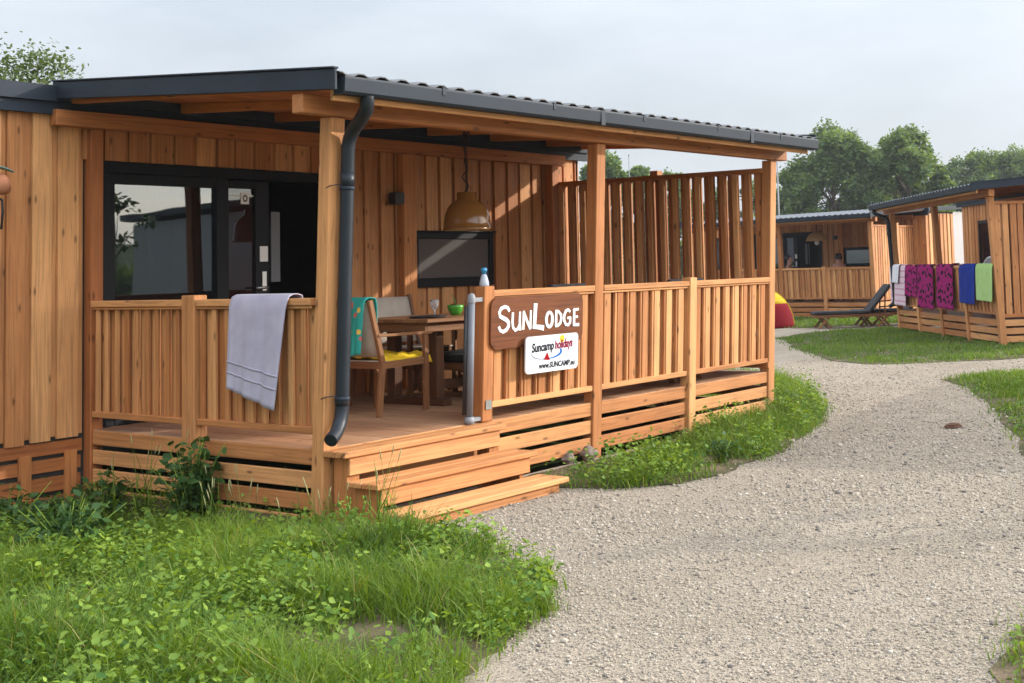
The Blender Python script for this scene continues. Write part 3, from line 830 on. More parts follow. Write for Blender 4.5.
# gate post beside the newel: retractable stair gate
gp = thing('gate_post', 'grey metal pole of a stair gate standing against the terrace newel post', 'gate post', (0, 0, 0))
mb = MB(); p0 = fl(1.345, .02, .47); p1 = fl(1.345, .02, 1.30); mb.tube([p0, p1], .026, 16); add('pole', mb, M['greymetal'], gp)
mb = MB(); p2 = fl(1.345, .02, 1.29); mb.lathe([(.030, 0), (.031, .03), (.026, .055), (.013, .066), (0, .068)], p2, 16); mb.box(p2[0], p2[0] + .10, p2[1] - .02, p2[1] + .02, p2[2] + .005, p2[2] + .035); add('cap', mb, M['lightgrey'], gp)
mb = MB(); mb.lathe([(.0, .05), (.034, .05), (.038, 0.0), (.0, 0.0)], (p0[0], p0[1], .431), 16); mb.box(p0[0], p0[0] + .10, p0[1] - .02, p0[1] + .02, .445, .472); add('foot', mb, M['lightgrey'], gp)
mb = MB(); mb.tube([fl(1.305, .035, .5), fl(1.305, .035, 1.27)], .012, 8); add('rolled_mesh', mb, M['black'], gp)
mb = MB(); q = fl(1.50, -.016, .56); mb.box(1.475, 1.535, q[1] - .004, q[1] - .001, .52, .585)
add('metal_plate', mb, M['steel'], main)

# ------------------------------------------------------------------ signs
def rrect(x0, x1, z0, z1, r, n=7):
    P = []
    for cx, cz, a0 in ((x1 - r, z1 - r, 0), (x0 + r, z1 - r, 90), (x0 + r, z0 + r, 180), (x1 - r, z0 + r, 270)):
        for k in range(n + 1):
            a = R(a0 + 90 * k / n); P.append((cx + r * math.cos(a), cz + r * math.sin(a)))
    return P
SX0, SX1, SZ0, SZ1 = 1.50, 2.585, .942, 1.320
SY = -.032
class PlaneMB(MB):
    pass
def lean_obj(o):
    # tilt flat sign with the leaning front plane of the terrace
    me = o.data
    for v in me.vertices: v.co = Vector(fl(*v.co))
    me.update()
sign = thing('name_sign', 'brown wooden sign with large white lettering fixed to the front balustrade', 'sign', (0, 0, 0))
mb = MB(); mb.prism(rrect(SX0, SX1, SZ0, SZ1, .075), SY, SY + .03, 1, tint=.5)
o = add('sign_board', mb, M['signwood'], sign, (('bevel', .005),)); lean_obj(o)

def stroke(mb, pts, w, y, th=.004):
    """ribbon polyline with given widths, standing proud of the board"""
    n = len(pts); ws = w if isinstance(w, (list, tuple)) else [w] * n
    Lf, Rt = [], []
    for i in range(n):
        a = Vector(pts[max(i - 1, 0)]); b = Vector(pts[min(i + 1, n - 1)]); d = (b - a).normalized(); nn = Vector((-d.y, d.x)) * ws[i] / 2
        p = Vector(pts[i]); Lf.append(p + nn); Rt.append(p - nn)
    for i in range(n - 1):
        q = [Rt[i], Rt[i + 1], Lf[i + 1], Lf[i]]
        mb.poly([(p.x, y - th, p.y) for p in q], None, .5)
    ring = Rt + Lf[::-1]; m = len(ring)
    for i in range(m):
        p, q = ring[i], ring[(i + 1) % m]
        mb.poly([(p.x, y, p.y), (q.x, y, q.y), (q.x, y - th, q.y), (p.x, y - th, p.y)], None, .5)
def arcpts(cx, cz, rx_, rz_, a0, a1, n=14):
    return [(cx + rx_ * math.cos(R(a0 + (a1 - a0) * i / n)), cz + rz_ * math.sin(R(a0 + (a1 - a0) * i / n))) for i in range(n + 1)]
def letters():
    mb = MB(); yk = [SY - .0005]
    W_, H_ = SX1 - SX0, SZ1 - SZ0
    def bx(x0, x1, t0, t1):   # fractions: across, down
        ax, bxx = SX0 + W_ * x0, SX0 + W_ * x1; az, bz = SZ1 - H_ * t1, SZ1 - H_ * t0
        return lambda u, v: (ax + (bxx - ax) * u, az + (bz - az) * v)
    def S(f, pts, w):
        yk[0] -= .00035
        stroke(mb, [f(*p) for p in pts], w, SY, th=SY - yk[0] + .003)
    f = bx(.070, .190, .19, .67)   # S
    S(f, [(.93, .80), (.78, .95), (.52, 1.0), (.22, .94), (.07, .78), (.14, .63), (.40, .55), (.68, .47), (.86, .36), (.88, .22), (.70, .07), (.42, .0), (.18, .06), (.04, .22)], [.022, .026, .026, .026, .027, .028, .03, .031, .03, .029, .028, .026, .024, .024])
    f = bx(.210, .300, .31, .67)   # U
    S(f, [(.08, 1.0), (.04, .5), (.12, .18), (.38, .02), (.68, .10), (.86, .32)], [.022, .023, .024, .024, .022, .02]); S(f, [(.90, 1.02), (.88, .5), (.95, .0)], [.018, .022, .024])
    f = bx(.322, .408, .30, .665)   # N
    S(f, [(.06, .0), (.10, .98)], [.020, .024]); S(f, [(.04, 1.0), (.50, .45), (.92, .02)], [.022, .024, .022]); S(f, [(.92, 0.0), (.96, 1.02)], [.021, .018])
    f = bx(.425, .548, .17, .67)   # L
    S(f, [(.24, 1.02), (.20, .55), (.16, .06)], [.040, .036, .034]); S(f, [(.02, .10), (.5, .07), (1.0, .01)], [.030, .034, .040])
    f = bx(.568, .648, .345, .665)  # O
    S(f, arcpts(.5, .5, .42, .46, 90, 452, 20), [.022 + .006 * abs(math.sin(i * .33)) for i in range(21)])
    f = bx(.672, .748, .335, .650)  # D
    S(f, [(.14, .02), (.16, .98)], [.024, .022]); S(f, [(.02, .98), (.45, .95), (.82, .74), (.92, .48), (.78, .18), (.42, .03), (.04, .0)], [.020, .021, .023, .024, .023, .021, .018])
    f = bx(.765, .855, .325, .655)  # G
    S(f, [(.86, .84), (.60, .98), (.30, .90), (.09, .62), (.10, .32), (.34, .06), (.64, .02), (.88, .18), (.90, .46)], [.02, .022, .024, .025, .025, .023, .022, .022, .02]); S(f, [(.52, .46), (.98, .47)], .019)
    f = bx(.878, .948, .325, .675)  # E
    S(f, [(.16, .0), (.16, 1.0)], [.024, .024]); S(f, [(.1, .95), (.88, .97)], [.022, .018]); S(f, [(.16, .52), (.76, .53)], .018); S(f, [(.08, .06), (.98, .05)], [.022, .024])
    return mb
o = add('lettering', letters(), M['whitepaint'], sign); lean_obj(o)

s2 = thing('campsite_sign', 'small white sign with a yellow sun and red triangle overlapping the brown sign', 'sign', (0, 0, 0))
X0, X1, Z0, Z1 = 1.845, 2.478, .738, 1.014
Y2 = -.072
mb = MB(); mb.prism(rrect(X0, X1, Z0, Z1, .035), Y2, Y2 + .012, 1, tint=.5)
o = add('sign_board', mb, M['signwhite'], s2, (('bevel', .002),)); lean_obj(o)
mb = MB(); mb.box(X0 + .1, X0 + .13, Y2 + .0125, -.006, .80, .83); mb.box(X1 - .13, X1 - .1, Y2 + .0125, -.006, .80, .83)
o = add('bracket', mb, M['steel'], s2); lean_obj(o)
def text(txt, x0, x1, zb, h, mat, name, shear=0.0, rot=0.0, bold=0.0):
    cu = bpy.data.curves.new(name, 'FONT'); cu.body = txt; cu.size = 1.0; cu.extrude = 0.01; cu.shear = shear; cu.offset = bold
    ob = bpy.data.objects.new(name, cu); COL.objects.link(ob)
    bpy.context.view_layer.update()
    dg = bpy.context.evaluated_depsgraph_get()
    me = bpy.data.meshes.new_from_object(ob.evaluated_get(dg)); bpy.data.objects.remove(ob)
    xs = [v.co.x for v in me.vertices]; ys = [v.co.y for v in me.vertices]
    sx = (x1 - x0) / (max(xs) - min(xs)); sz = h / .72; mx = min(xs)
    for v in me.vertices:
        x = (v.co.x - mx) * sx; z = v.co.y * sz; d = v.co.z
        v.co = Vector((x0 + x, Y2 - .0015 - d * .08, zb + z + math.tan(rot) * x))
    at = me.attributes.new('tint', 'FLOAT', 'FACE')
    me.materials.clear(); me.materials.append(mat)
    o = bpy.data.objects.new(name, me); COL.objects.link(o); o.parent = s2; lean_obj(o)
    return o
text('Suncamp', 1.915, 2.175, .896, .066, M['dark_ink'], 'lettering', .12, R(2), .026)
text('holidays', 2.188, 2.405, .905, .066, M['crimson_ink'], 'lettering', .12, R(2), .026)
text('www.SUNCAMP.eu', 2.00, 2.435, .770, .042, M['dark_ink'], 'lettering', .08, 0, .022)
def flat(name, mat, fn):
    mb = MB(); fn(mb); o = add(name, mb, mat, s2); lean_obj(o); return o
def disc(mb, cx, cz, r, y, n=20):
    mb.poly([(cx + r * math.cos(2 * math.pi * k / n), y, cz + r * math.sin(2 * math.pi * k / n)) for k in range(n)][::-1], None, .5)
flat('sun_mark', M['yellow_ink'], lambda mb: disc(mb, 2.275, .977, .029, Y2 - .0008))
flat('triangle_mark', M['red_ink'], lambda mb: mb.poly([(2.055, Y2 - .0022, .832), (2.13, Y2 - .0022, .826), (2.094, Y2 - .0022, .888)], None, .5))
def sw(mb): stroke(mb, arcpts(2.10, .884, .165, .046, 250, 385, 16), [.004 + .026 * (i / 16) ** 1.3 if i < 15 else .012 for i in range(17)], Y2 - .0004, .0008)
flat('swoosh_mark', M['blue_ink'], sw)
def el(mb):
    stroke(mb, arcpts(2.08, .886, .17, .05, 160, 262, 12), [.003 + .007 * math.sin(math.pi * i / 12) for i in range(13)], Y2 - .0004, .0006)
    stroke(mb, arcpts(2.235, .945, .17, .036, 20, 200, 16), .003, Y2 - .0004, .0005)
flat('arc_mark', M['grey_ink'], el)

# ------------------------------------------------------------------ furniture on the terrace
DZ = .431
def make_chair():
    t = thing('garden_chair', '-', 'chair', (0, 0, 0), 0, 'garden chairs at the terrace table')
    tk = M['teak']
    for s in (-1, 1):
        y = s * .265
        mb = MB(); mb.beam((.25, y, 0), (.25, y, .62), .032, .05, (1, 0, 0)); add('leg', mb, tk, t, (('bevel', .004),))
        mb = MB(); mb.beam((-.27, y, 0), (-.225, y, .42), .032, .05, (1, 0, 0)); mb.beam((-.226, y, .42), (-.355, y, .92), .032, .045, (1, 0, 0)); add('leg', mb, tk, t, (('bevel', .004),))
        mb = MB(); mb.beam((-.29, y, .64), (.31, y, .632), .05, .024); add('armrest', mb, tk, t, (('bevel', .004),))
        mb = MB(); mb.beam((-.22, y * .98, .40), (.25, y * .98, .41), .026, .055); add('seat_rail', mb, tk, t)
    mb = MB(); mb.beam((.24, -.25, .40), (.24, .25, .40), .03, .055); add('seat_rail', mb, tk, t)
    mb = MB(); mb.beam((-.235, -.25, .40), (-.235, .25, .40), .03, .05); add('seat_rail', mb, tk, t)
    mb = MB()
    mb.grid([[(-.24 + .5 * i / 8, y, .435 - .018 * math.sin(math.pi * i / 8)) for i in range(9)] for y in (-.25, -.1, .1, .25)])
    add('seat', mb, M['textile'], t, (('solid', .012),))
    mb = MB()
    mb.grid([[(-.236 - .115 * i / 6 - .015 * math.sin(math.pi * i / 6) * (1 - (2 * j / 4 - 1) ** 2), -.25 + .5 * j / 4, .47 + .43 * i / 6) for j in range(5)] for i in range(7)])
    add('backrest', mb, M['textile'], t, (('solid', .012),))
    return t
ch = make_chair()
ch.location = (1.65, 1.25, DZ); ch.scale = (1, 1, .96); ch.rotation_euler = (0, 0, R(2)); ch['label'] = 'teak garden chair with yellow cloth on its seat and turquoise towel over the back'
c2 = copy_tree(ch); c2.location = (2.15, 2.12, DZ); c2.rotation_euler = (0, 0, R(-88)); c2['label'] = 'beige backed garden chair behind the left end of the table'
c3 = copy_tree(ch); c3.location = (2.86, 2.08, DZ); c3.rotation_euler = (0, 0, R(-93)); c3['label'] = 'beige backed garden chair behind the green plant bowl'
tb = thing('garden_table', 'dark brown wooden garden table on the terrace behind the gate pole', 'table', (2.68, 1.38, DZ), R(0)); tb.scale = (1, 1, .965)
mb = MB()
for k in range(7): mb.box(-.80, .80, -.44 + .126 * k, -.44 + .126 * k + .121, .708, .738)
mb.box(-.74, .74, -.38, -.355, .63, .707); mb.box(-.74, .74, .355, .38, .63, .707); mb.box(-.765, -.741, -.38, .38, .63, .707); mb.box(.741, .765, -.38, .38, .63, .707)
add('tabletop', mb, M['teak'], tb, (('bevel', .003),))
for s in (-1, 1):
    for yy in (-.24, .24):
        mb = MB(); mb.box(s * .50 - .045, s * .50 + .045, yy - .045, yy + .045, .06, .63); add('leg', mb, M['teak_dark'], tb, (('bevel', .004),))
    mb = MB(); mb.box(s * .50 - .05, s * .50 + .05, -.36, .36, 0, .06); add('foot_bar', mb, M['teak_dark'], tb, (('bevel', .006),))
mb = MB(); mb.box(-.45, .45, -.02, .02, .10, .18); add('stretcher', mb, M['teak_dark'], tb)
TT = DZ + .713
def put_on_table(u, y): 
    p = on_y(u, 310, y); return (p.x, y, TT)
# plant bowl
p = put_on_table(455.5, 1.30)
pl = thing('plant_bowl', 'bright green bowl of soil with a small sprout on the table', 'plant pot', p); pl.scale = (.74, .74, .84)
mb = MB(); mb.lathe([(0, 0), (.045, 0), (.075, .035), (.092, .075), (.094, .105), (.086, .105), (.082, .08), (0, .078)], (0, 0, 0), 24); add('bowl', mb, M['pot_green'], pl)
mb = MB(); mb.lathe([(.083, .088), (.06, .108), (.03, .118), (0, .122)], (0, 0, 0), 18); add('soil', mb, M['soil'], pl)
mb = MB(); mb.tube([(0, 0, .10), (-.02, 0, .16), (-.045, .01, .22)], [.006, .005, .003], 6); mb.tube([(.0, 0, .11), (.012, .01, .15), (.005, .02, .17)], [.005, .004, .003], 6); add('sprout', mb, M['weed'], pl)
p = put_on_table(434.5, 1.36)
gls = thing('drinking_glass', 'clear stemmed glass on the table left of the plant bowl', 'glass', p)
gm, nt, b = newmat('clear_glass'); b.inputs['Transmission Weight'].default_value = .85; b.inputs['Roughness'].default_value = .03; b.inputs['Base Color'].default_value = (.9, .92, .95, 1)
mb = MB(); mb.lathe([(0, 0), (.034, 0), (.03, .006), (.006, .012), (.006, .05), (.03, .075), (.038, .12), (.036, .14), (.033, .139), (.034, .12), (.026, .08), (0, .06)], (0, 0, 0), 18); add('bowl', mb, gm, gls)
p = put_on_table(428, 1.18)
pla = thing('serving_tray', 'thin dark tray lying on the table beside the glass', 'tray', p)
mb = MB(); mb.lathe([(0, 0), (.14, 0), (.16, .014), (.155, .016), (.135, .005), (0, .005)], (0, 0, 0), 24); add('plate', mb, M['black'], pla)
# spray bottle on newel
p = fl(1.50, .04, 1.4025)
bt = thing('bottle', 'small clear bottle with blue cap standing on the newel post', 'bottle', p)
mb = MB(); mb.lathe([(0, 0), (.034, 0), (.036, .008), (.034, .03), (.024, .07), (.016, .088), (0, .09)], (0, 0, 0), 18); add('body', mb, M['bottle'], bt)
mb = MB(); mb.lathe([(.0, .088), (.017, .088), (.017, .105), (.022, .108), (.022, .128), (.012, .135), (0, .135)], (0, 0, 0), 14); add('cap', mb, M['bluecap'], bt)

# pendant lamp
lp = thing('pendant_lamp', 'ochre dome pendant lamp hanging on a chain above the terrace table', 'lamp', (2.64, 1.2, 1.865))
mb = MB()
pr = [(.205, 0), (.210, .012), (.202, .02), (.200, .07), (.188, .14), (.162, .20), (.125, .24), (.085, .262), (.083, .325), (.0, .327)]
mb.lathe(pr, (0, 0, 0), 36); add('shade', mb, M['gold'], lp)
mb = MB(); mb.lathe([(.202, .002), (.192, .07), (.178, .135), (.15, .19), (.11, .23), (0, .24)], (0, 0, 0), 30); add('lining', mb, M['gold_in'], lp)
mb = MB()
for k in range(22):
    z = .33 + k * .0225; a = k % 2 * math.pi / 2
    P = [(.011 * math.cos(t) * math.cos(a), .011 * math.cos(t) * math.sin(a), z + .016 * math.sin(t)) for t in [2 * math.pi * i / 8 for i in range(9)]]
    mb.tube(P, .0032, 5, cap=False)
add('chain', mb, M['cable'], lp)
mb = MB()
P = [(.02 * math.sin(k * .9) - .01, .02 * math.cos(k * 1.3), .325 + k * .0265) for k in range(20)]
mb.tube(P, .005, 6); 
for k in range(5):
    mb.tube([(.03 * math.cos(k + t * .6) + .01, .035 * math.sin(k * 1.7 + t * .6), .78 + .012 * k + .03 * math.sin(t)) for t in range(9)], .006, 5)
add('cable', mb, M['cable'], lp)
mb = MB(); mb.lathe([(0, .02), (.05, .03), (.06, .06), (.03, .10), (0, .11)], (0, 0, .02), 16); add('bulb', mb, M['whitepaint'], lp)

# loungers
def make_lounger(back=58):
    t = thing('sun_lounger', '-', 'sun lounger', (0, 0, 0), 0, 'dark cushioned sun loungers')
    tk = M['teak']
    mb = MB()
    for s in (-1, 1): mb.beam((-1.0, s * .29, .27), (.80, s * .29, .27), .03, .06)
    for x in (-.98, -.3, .35, .78): mb.beam((x, -.275, .27), (x, .275, .27), .05, .04)
    add('frame', mb, tk, t)
    for x0, s in ((-.75, -1), (-.75, 1), (.6, -1), (.6, 1)):
        mb = MB(); mb.beam((x0 - .16, s * .262, 0), (x0 + .10, s * .262, .27), .025, .05, (1, 0, 0)); mb.beam((x0 + .14, s * .236, 0), (x0 - .10, s * .236, .27), .025, .05, (1, 0, 0)); add('leg', mb, tk, t)
    mb = MB(); mb.box(-1.0, .26, -.30, .30, .305, .375); add('mattress', mb, M['cushion'], t, (('bevel', .02),))
    mb = MB(); a = R(back); Lb = .80
    mb.beam((.26, 0, .335), (.26 + Lb * math.cos(a), 0, .335 + Lb * math.sin(a)), .60, .07); add('backrest', mb, M['cushion'], t, (('bevel', .02),))
    mb = MB()
    for s in (-1, 1): mb.beam((.62, s * .24, .28), (.26 + .6 * math.cos(a), s * .24, .335 + .55 * math.sin(a)), .02, .03)
    add('back_strut', mb, tk, t)
    return t
l1 = make_lounger(50); l1['label'] = 'dark lounger on the terrace just behind the brown sign'
l1.location = (2.55, .72, DZ - .03); l1.rotation_euler = (0, 0, R(-90))
l1.location = (2.93, 1.06, DZ)
l2 = copy_tree(l1); l2.location = (4.62, 1.02, DZ); l2['label'] = 'dark lounger on the terrace behind the right half of the front balustrade'

# ------------------------------------------------------------------ draped cloths
def drape(name, mat, label, cat, tl, tr, br, bl, out, back=.3, fold=.012, nf=3.0, n=26, m=22, group=None, thick=.007, seed=0, parentless=True):
    """cloth over a rail: front sheet tl-tr-br-bl hanging on the `out` side, short flap behind"""
    rr = random.Random(seed); tl, tr, br, bl = map(Vector, (tl, tr, br, bl)); out = Vector(out)
    ph = rr.random() * 6; P = []
    nb = 6
    for i in range(-nb - 3, n + 1):
        row = []
        for j in range(m + 1):
            s = j / m; top = tl.lerp(tr, s)
            if i >= 0:
                t = i / n; bot = bl.lerp(br, s)
                p = top.lerp(bot, t)
                w = math.sin(s * nf * 6.283 + ph + .9 * t) * .6 + math.sin(s * nf * 2.3 * 6.283 + ph * 2 - t) * .4
                p = p + out * (fold * w * (t ** .6) + .018 * math.sin(min(1, t * 8) * 1.57))
                p.z += .002 * math.sin(s * 19 + ph) * t
            elif i >= -3:
                k = -i / 3; p = top + Vector((0, 0, .012 * math.sin(k * 3.14))) - out * (.105 * k) + Vector((0, 0, .004))
            else:
                k = (-i - 3) / nb; p = top - out * .115 - Vector((0, 0, back * k)) + out * (.008 * math.sin(s * 15 + ph))
            row.append(p)
        P.append(row)
    mb = MB(); mb.grid(P)
    o = add(name, mb, mat, None, (('solid', thick),))
    tag(o, label, cat, group)
    return o
drape('towel', M['towel_grey'], 'lilac grey towel hanging over the side rail of the nearest terrace', 'towel',
      (-.012, .86, 1.386), (-.012, .29, 1.386), (-.055, .37, .665), (-.055, .83, .79), (-1, 0, 0), .35, .011, 2.2, seed=3)
gt_ = [o for o in bpy.data.objects if o.get('label', '').startswith('lilac grey towel')][0]
me_ = gt_.data; rows, cols = 26 + 9, 22
mb = MB()
for r0 in (27, 30):
    P = []
    for k in (0, .55):
        row = []
        for j in range(cols + 1):
            a_ = Vector(me_.vertices[(r0) * (cols + 1) + j].co); b_ = Vector(me_.vertices[(r0 + 1) * (cols + 1) + j].co); q = a_.lerp(b_, k); row.append(q + Vector((-.0055, 0, 0)))
        P.append(row)
    mb.grid(P)
add('woven_band', mb, cloth('towel_band', (.40, .365, .45), (.35, .32, .40), 60, .1), gt_, (('solid', .002),))
# turquoise towel on chair back, yellow cloth on seat
drape('towel', M['towel_turq'], 'turquoise patterned towel over the back of the nearest chair', 'towel',
      (1.265, 1.27, DZ + .89), (1.265, .975, DZ + .89), (1.29, 1.06, DZ + .48), (1.29, 1.30, DZ + .44), (-1, 0, 0), .25, .02, 2.0, seed=5)
mb = MB(); P = []
for i in range(15):
    row = []
    for j in range(17):
        x = 1.50 + .50 * j / 16; y = 1.00 + .52 * i / 14
        z = DZ + .438 + .012 * math.sin(i * 1.3 + j * .7) + .01 * math.sin(j * 1.9)
        if i == 0: z -= .05
        if i == 1: z -= .01
        row.append((x, y + (.015 if i == 0 else 0), z))
    P.append(row)
mb.grid(P); tag(add('cloth', mb, M['yellow'], None, (('solid', .012),)), 'bright yellow cloth with black print lying on the nearest chair seat', 'cloth')

# terracotta wall ornament at far left
wo = thing('hanging_pot', 'terracotta pot with a teal leaf hung on the house wall at the left edge', 'plant pot', (-.765, 2.36, 2.19))
mb = MB(); prof = [(0, -.16), (.05, -.16), (.062, -.04), (.072, .02), (.072, .045), (.06, .045), (.05, -.1), (0, -.1)]
mb2 = MB(); mb2.lathe(prof, (0, 0, 0), 18)
rot = Matrix.Rotation(R(72), 3, 'Y')
mb2.v = [tuple(rot @ Vector(v)) for v in mb2.v]; add('pot', mb2, M['terracotta'], wo)
mb = MB(); mb.grid([[(-.10 + .2 * i / 5, .04 * (j - 1) * math.sin(math.pi * (i + .6) / 6.2), .135 - .04 * (i / 5) ** 2) for j in range(3)] for i in range(6)]); add('leaf', mb, plain('teal_leaf', (.16, .36, .34), .5), wo, (('solid', .006),))
mb = MB(); mb.tube([(-.05, .16, .02), (-.04, .10, -.03), (.035, .02, -.10), (.04, .02, -.18), (.03, .02, -.30)], .008, 6); mb.tube([(-.05, .19, .0), (-.05, .1, 0)], .01, 6); add('strap', mb, M['black'], wo)

# ------------------------------------------------------------------ right lodge contents
RM = Matrix.Translation((20.1033, 4.8277, 0)) @ Matrix.Rotation(lodge_r_ang, 4, 'Z')
FM = Matrix.Translation((25.6126, 13.2828, -.022)) @ Matrix.Rotation(R(-96.1), 4, 'Z')
RMi = RM.inverted()
def local_x_on_rail(u, v, Mi, yl=-.06):
    """local x on a lodge's front rail seen at pixel u"""
    o = Mi @ CAM; d = Mi.to_3x3() @ ray(u, v); t = (yl - o.y) / d.y; q = o + d * t; return q.x, q.z
def rail_towel(u0, u1, vt, vb, mat, label, seed, skew=0.0, nf=1.6, fold=.014, off=0.0, name='towel'):
    x0, _ = local_x_on_rail(u0, vt, RMi); x1, _ = local_x_on_rail(u1, vt, RMi)
    _, zb = local_x_on_rail((u0 + u1) / 2, vb, RMi)
    yb = -.055 - off
    L_ = lambda x, y, z: RM @ Vector((x, y, z))
    out = RM.to_3x3() @ Vector((0, -1, 0))
    return drape(name, mat, label, 'towel', L_(x0, yb, 1.386 + off * .3), L_(x1, yb, 1.386 + off * .3), L_(x1 - skew, yb - .02, zb), L_(x0 + skew * .5, yb - .02, zb + .02), out, .4, fold, nf, seed=seed, group='towels on the right lodge rail')
rail_towel(890.5, 906, 265, 305.5, M['towel_pinkwhite'], 'white and pink striped towel at the left end of the right lodge rail', 11)
rail_towel(891.5, 901, 265, 283, M['towel_white'], 'short white cloth laid over the pink striped towel', 12, .05, off=.03, name='cloth')
rail_towel(905.5, 917, 265, 297, M['towel_magenta'], 'short magenta towel with black spots beside the pink striped one', 13)
rail_towel(918, 933, 265, 308.5, M['towel_magenta'], 'long magenta towel with black spots next to the mid post', 14)
rail_towel(936.5, 953, 265, 309, M['towel_magenta'], 'magenta towel with black spots hanging alone right of the mid post', 15)
rail_towel(959.5, 975, 264, 304, M['towel_blue'], 'royal blue towel hanging on the right lodge rail', 16)
rail_towel(976, 992.5, 264, 301.5, M['towel_green'], 'lime green towel hanging next to the right lodge corner post', 17)
# white rimmed disc leaning behind the rail (folded round table)
xa, _ = local_x_on_rail(985, 262, RMi, .35)
rt = thing('round_table', 'white rimmed round table top tipped up behind the green towel', 'table', RM @ Vector((xa, .40, DZ)), lodge_r_ang)
mb = MB(); mb.tube([(.40 * math.cos(a), .06 * math.sin(a), .68 + .40 * math.sin(a)) for a in [2 * math.pi * k / 32 for k in range(33)]], .02, 8, cap=False); add('rim', mb, M['whitepaint'], rt)
mb = MB(); mb.poly([(.39 * math.cos(a), .058 * math.sin(a), .68 + .39 * math.sin(a)) for a in [2 * math.pi * k / 32 for k in range(32)]], None, .5); add('tabletop', mb, M['lightgrey'], rt, (('solid', .01),))
for s in (-1, 1):
    mb = MB(); mb.beam((s * .2, .12, 0), (s * .2, .0, .62), .03, .03); add('leg', mb, M['steel'], rt)

# ------------------------------------------------------------------ between the lodges
q = on_z(846, 326, 0); q2 = on_z(884, 328, 0)
l3 = copy_tree(l1); l3.location = at_depth(856, 326.5, 28.6); l3.location.z = 0; l3.rotation_euler = (0, 0, R(-52)); l3['label'] = 'dark sun lounger on the grass path in front of the distant lodge'
l4 = copy_tree(l1); l4.location = at_depth(896, 327.5, 29.2); l4.location.z = 0; l4.rotation_euler = (0, 0, R(-52)); l4['label'] = 'dark sun lounger half hidden by the corner of the right lodge'
# beach tent
tp = at_depth(764, 322, 29.5)
tn = thing('beach_tent', 'red and yellow pop up beach tent in front of the distant lodge', 'tent', (tp.x, tp.y, 0), R(-60)); tn.scale = (.9, .9, .93)
def dome(mb, a0, a1, rx_=.78, ry=.70, rz=.95):
    P = []
    for i in range(9):
        t = R(a0 + (a1 - a0) * i / 8); P.append([(rx_ * math.cos(t) * math.cos(p_), ry * math.cos(t) * math.sin(p_), rz * math.sin(t)) for p_ in [2 * math.pi * k / 28 for k in range(29)]])
    mb.grid(P)
mb = MB(); dome(mb, 0, 39); add('lower_canopy', mb, M['tent_red'], tn, (('solid', .01),))
mb = MB(); dome(mb, 39, 90); add('upper_canopy', mb, M['tent_yellow'], tn, (('solid', .01),))
for an in (3,):
    mb = MB(); mb.tube([(.79 * math.cos(t) * math.cos(R(an)), .71 * math.cos(t) * math.sin(R(an)), .96 * math.sin(t)) for t in [math.pi * k / 24 for k in range(25)]], .02, 6); add('tent_pole', mb, M['tent_yellow'], tn)

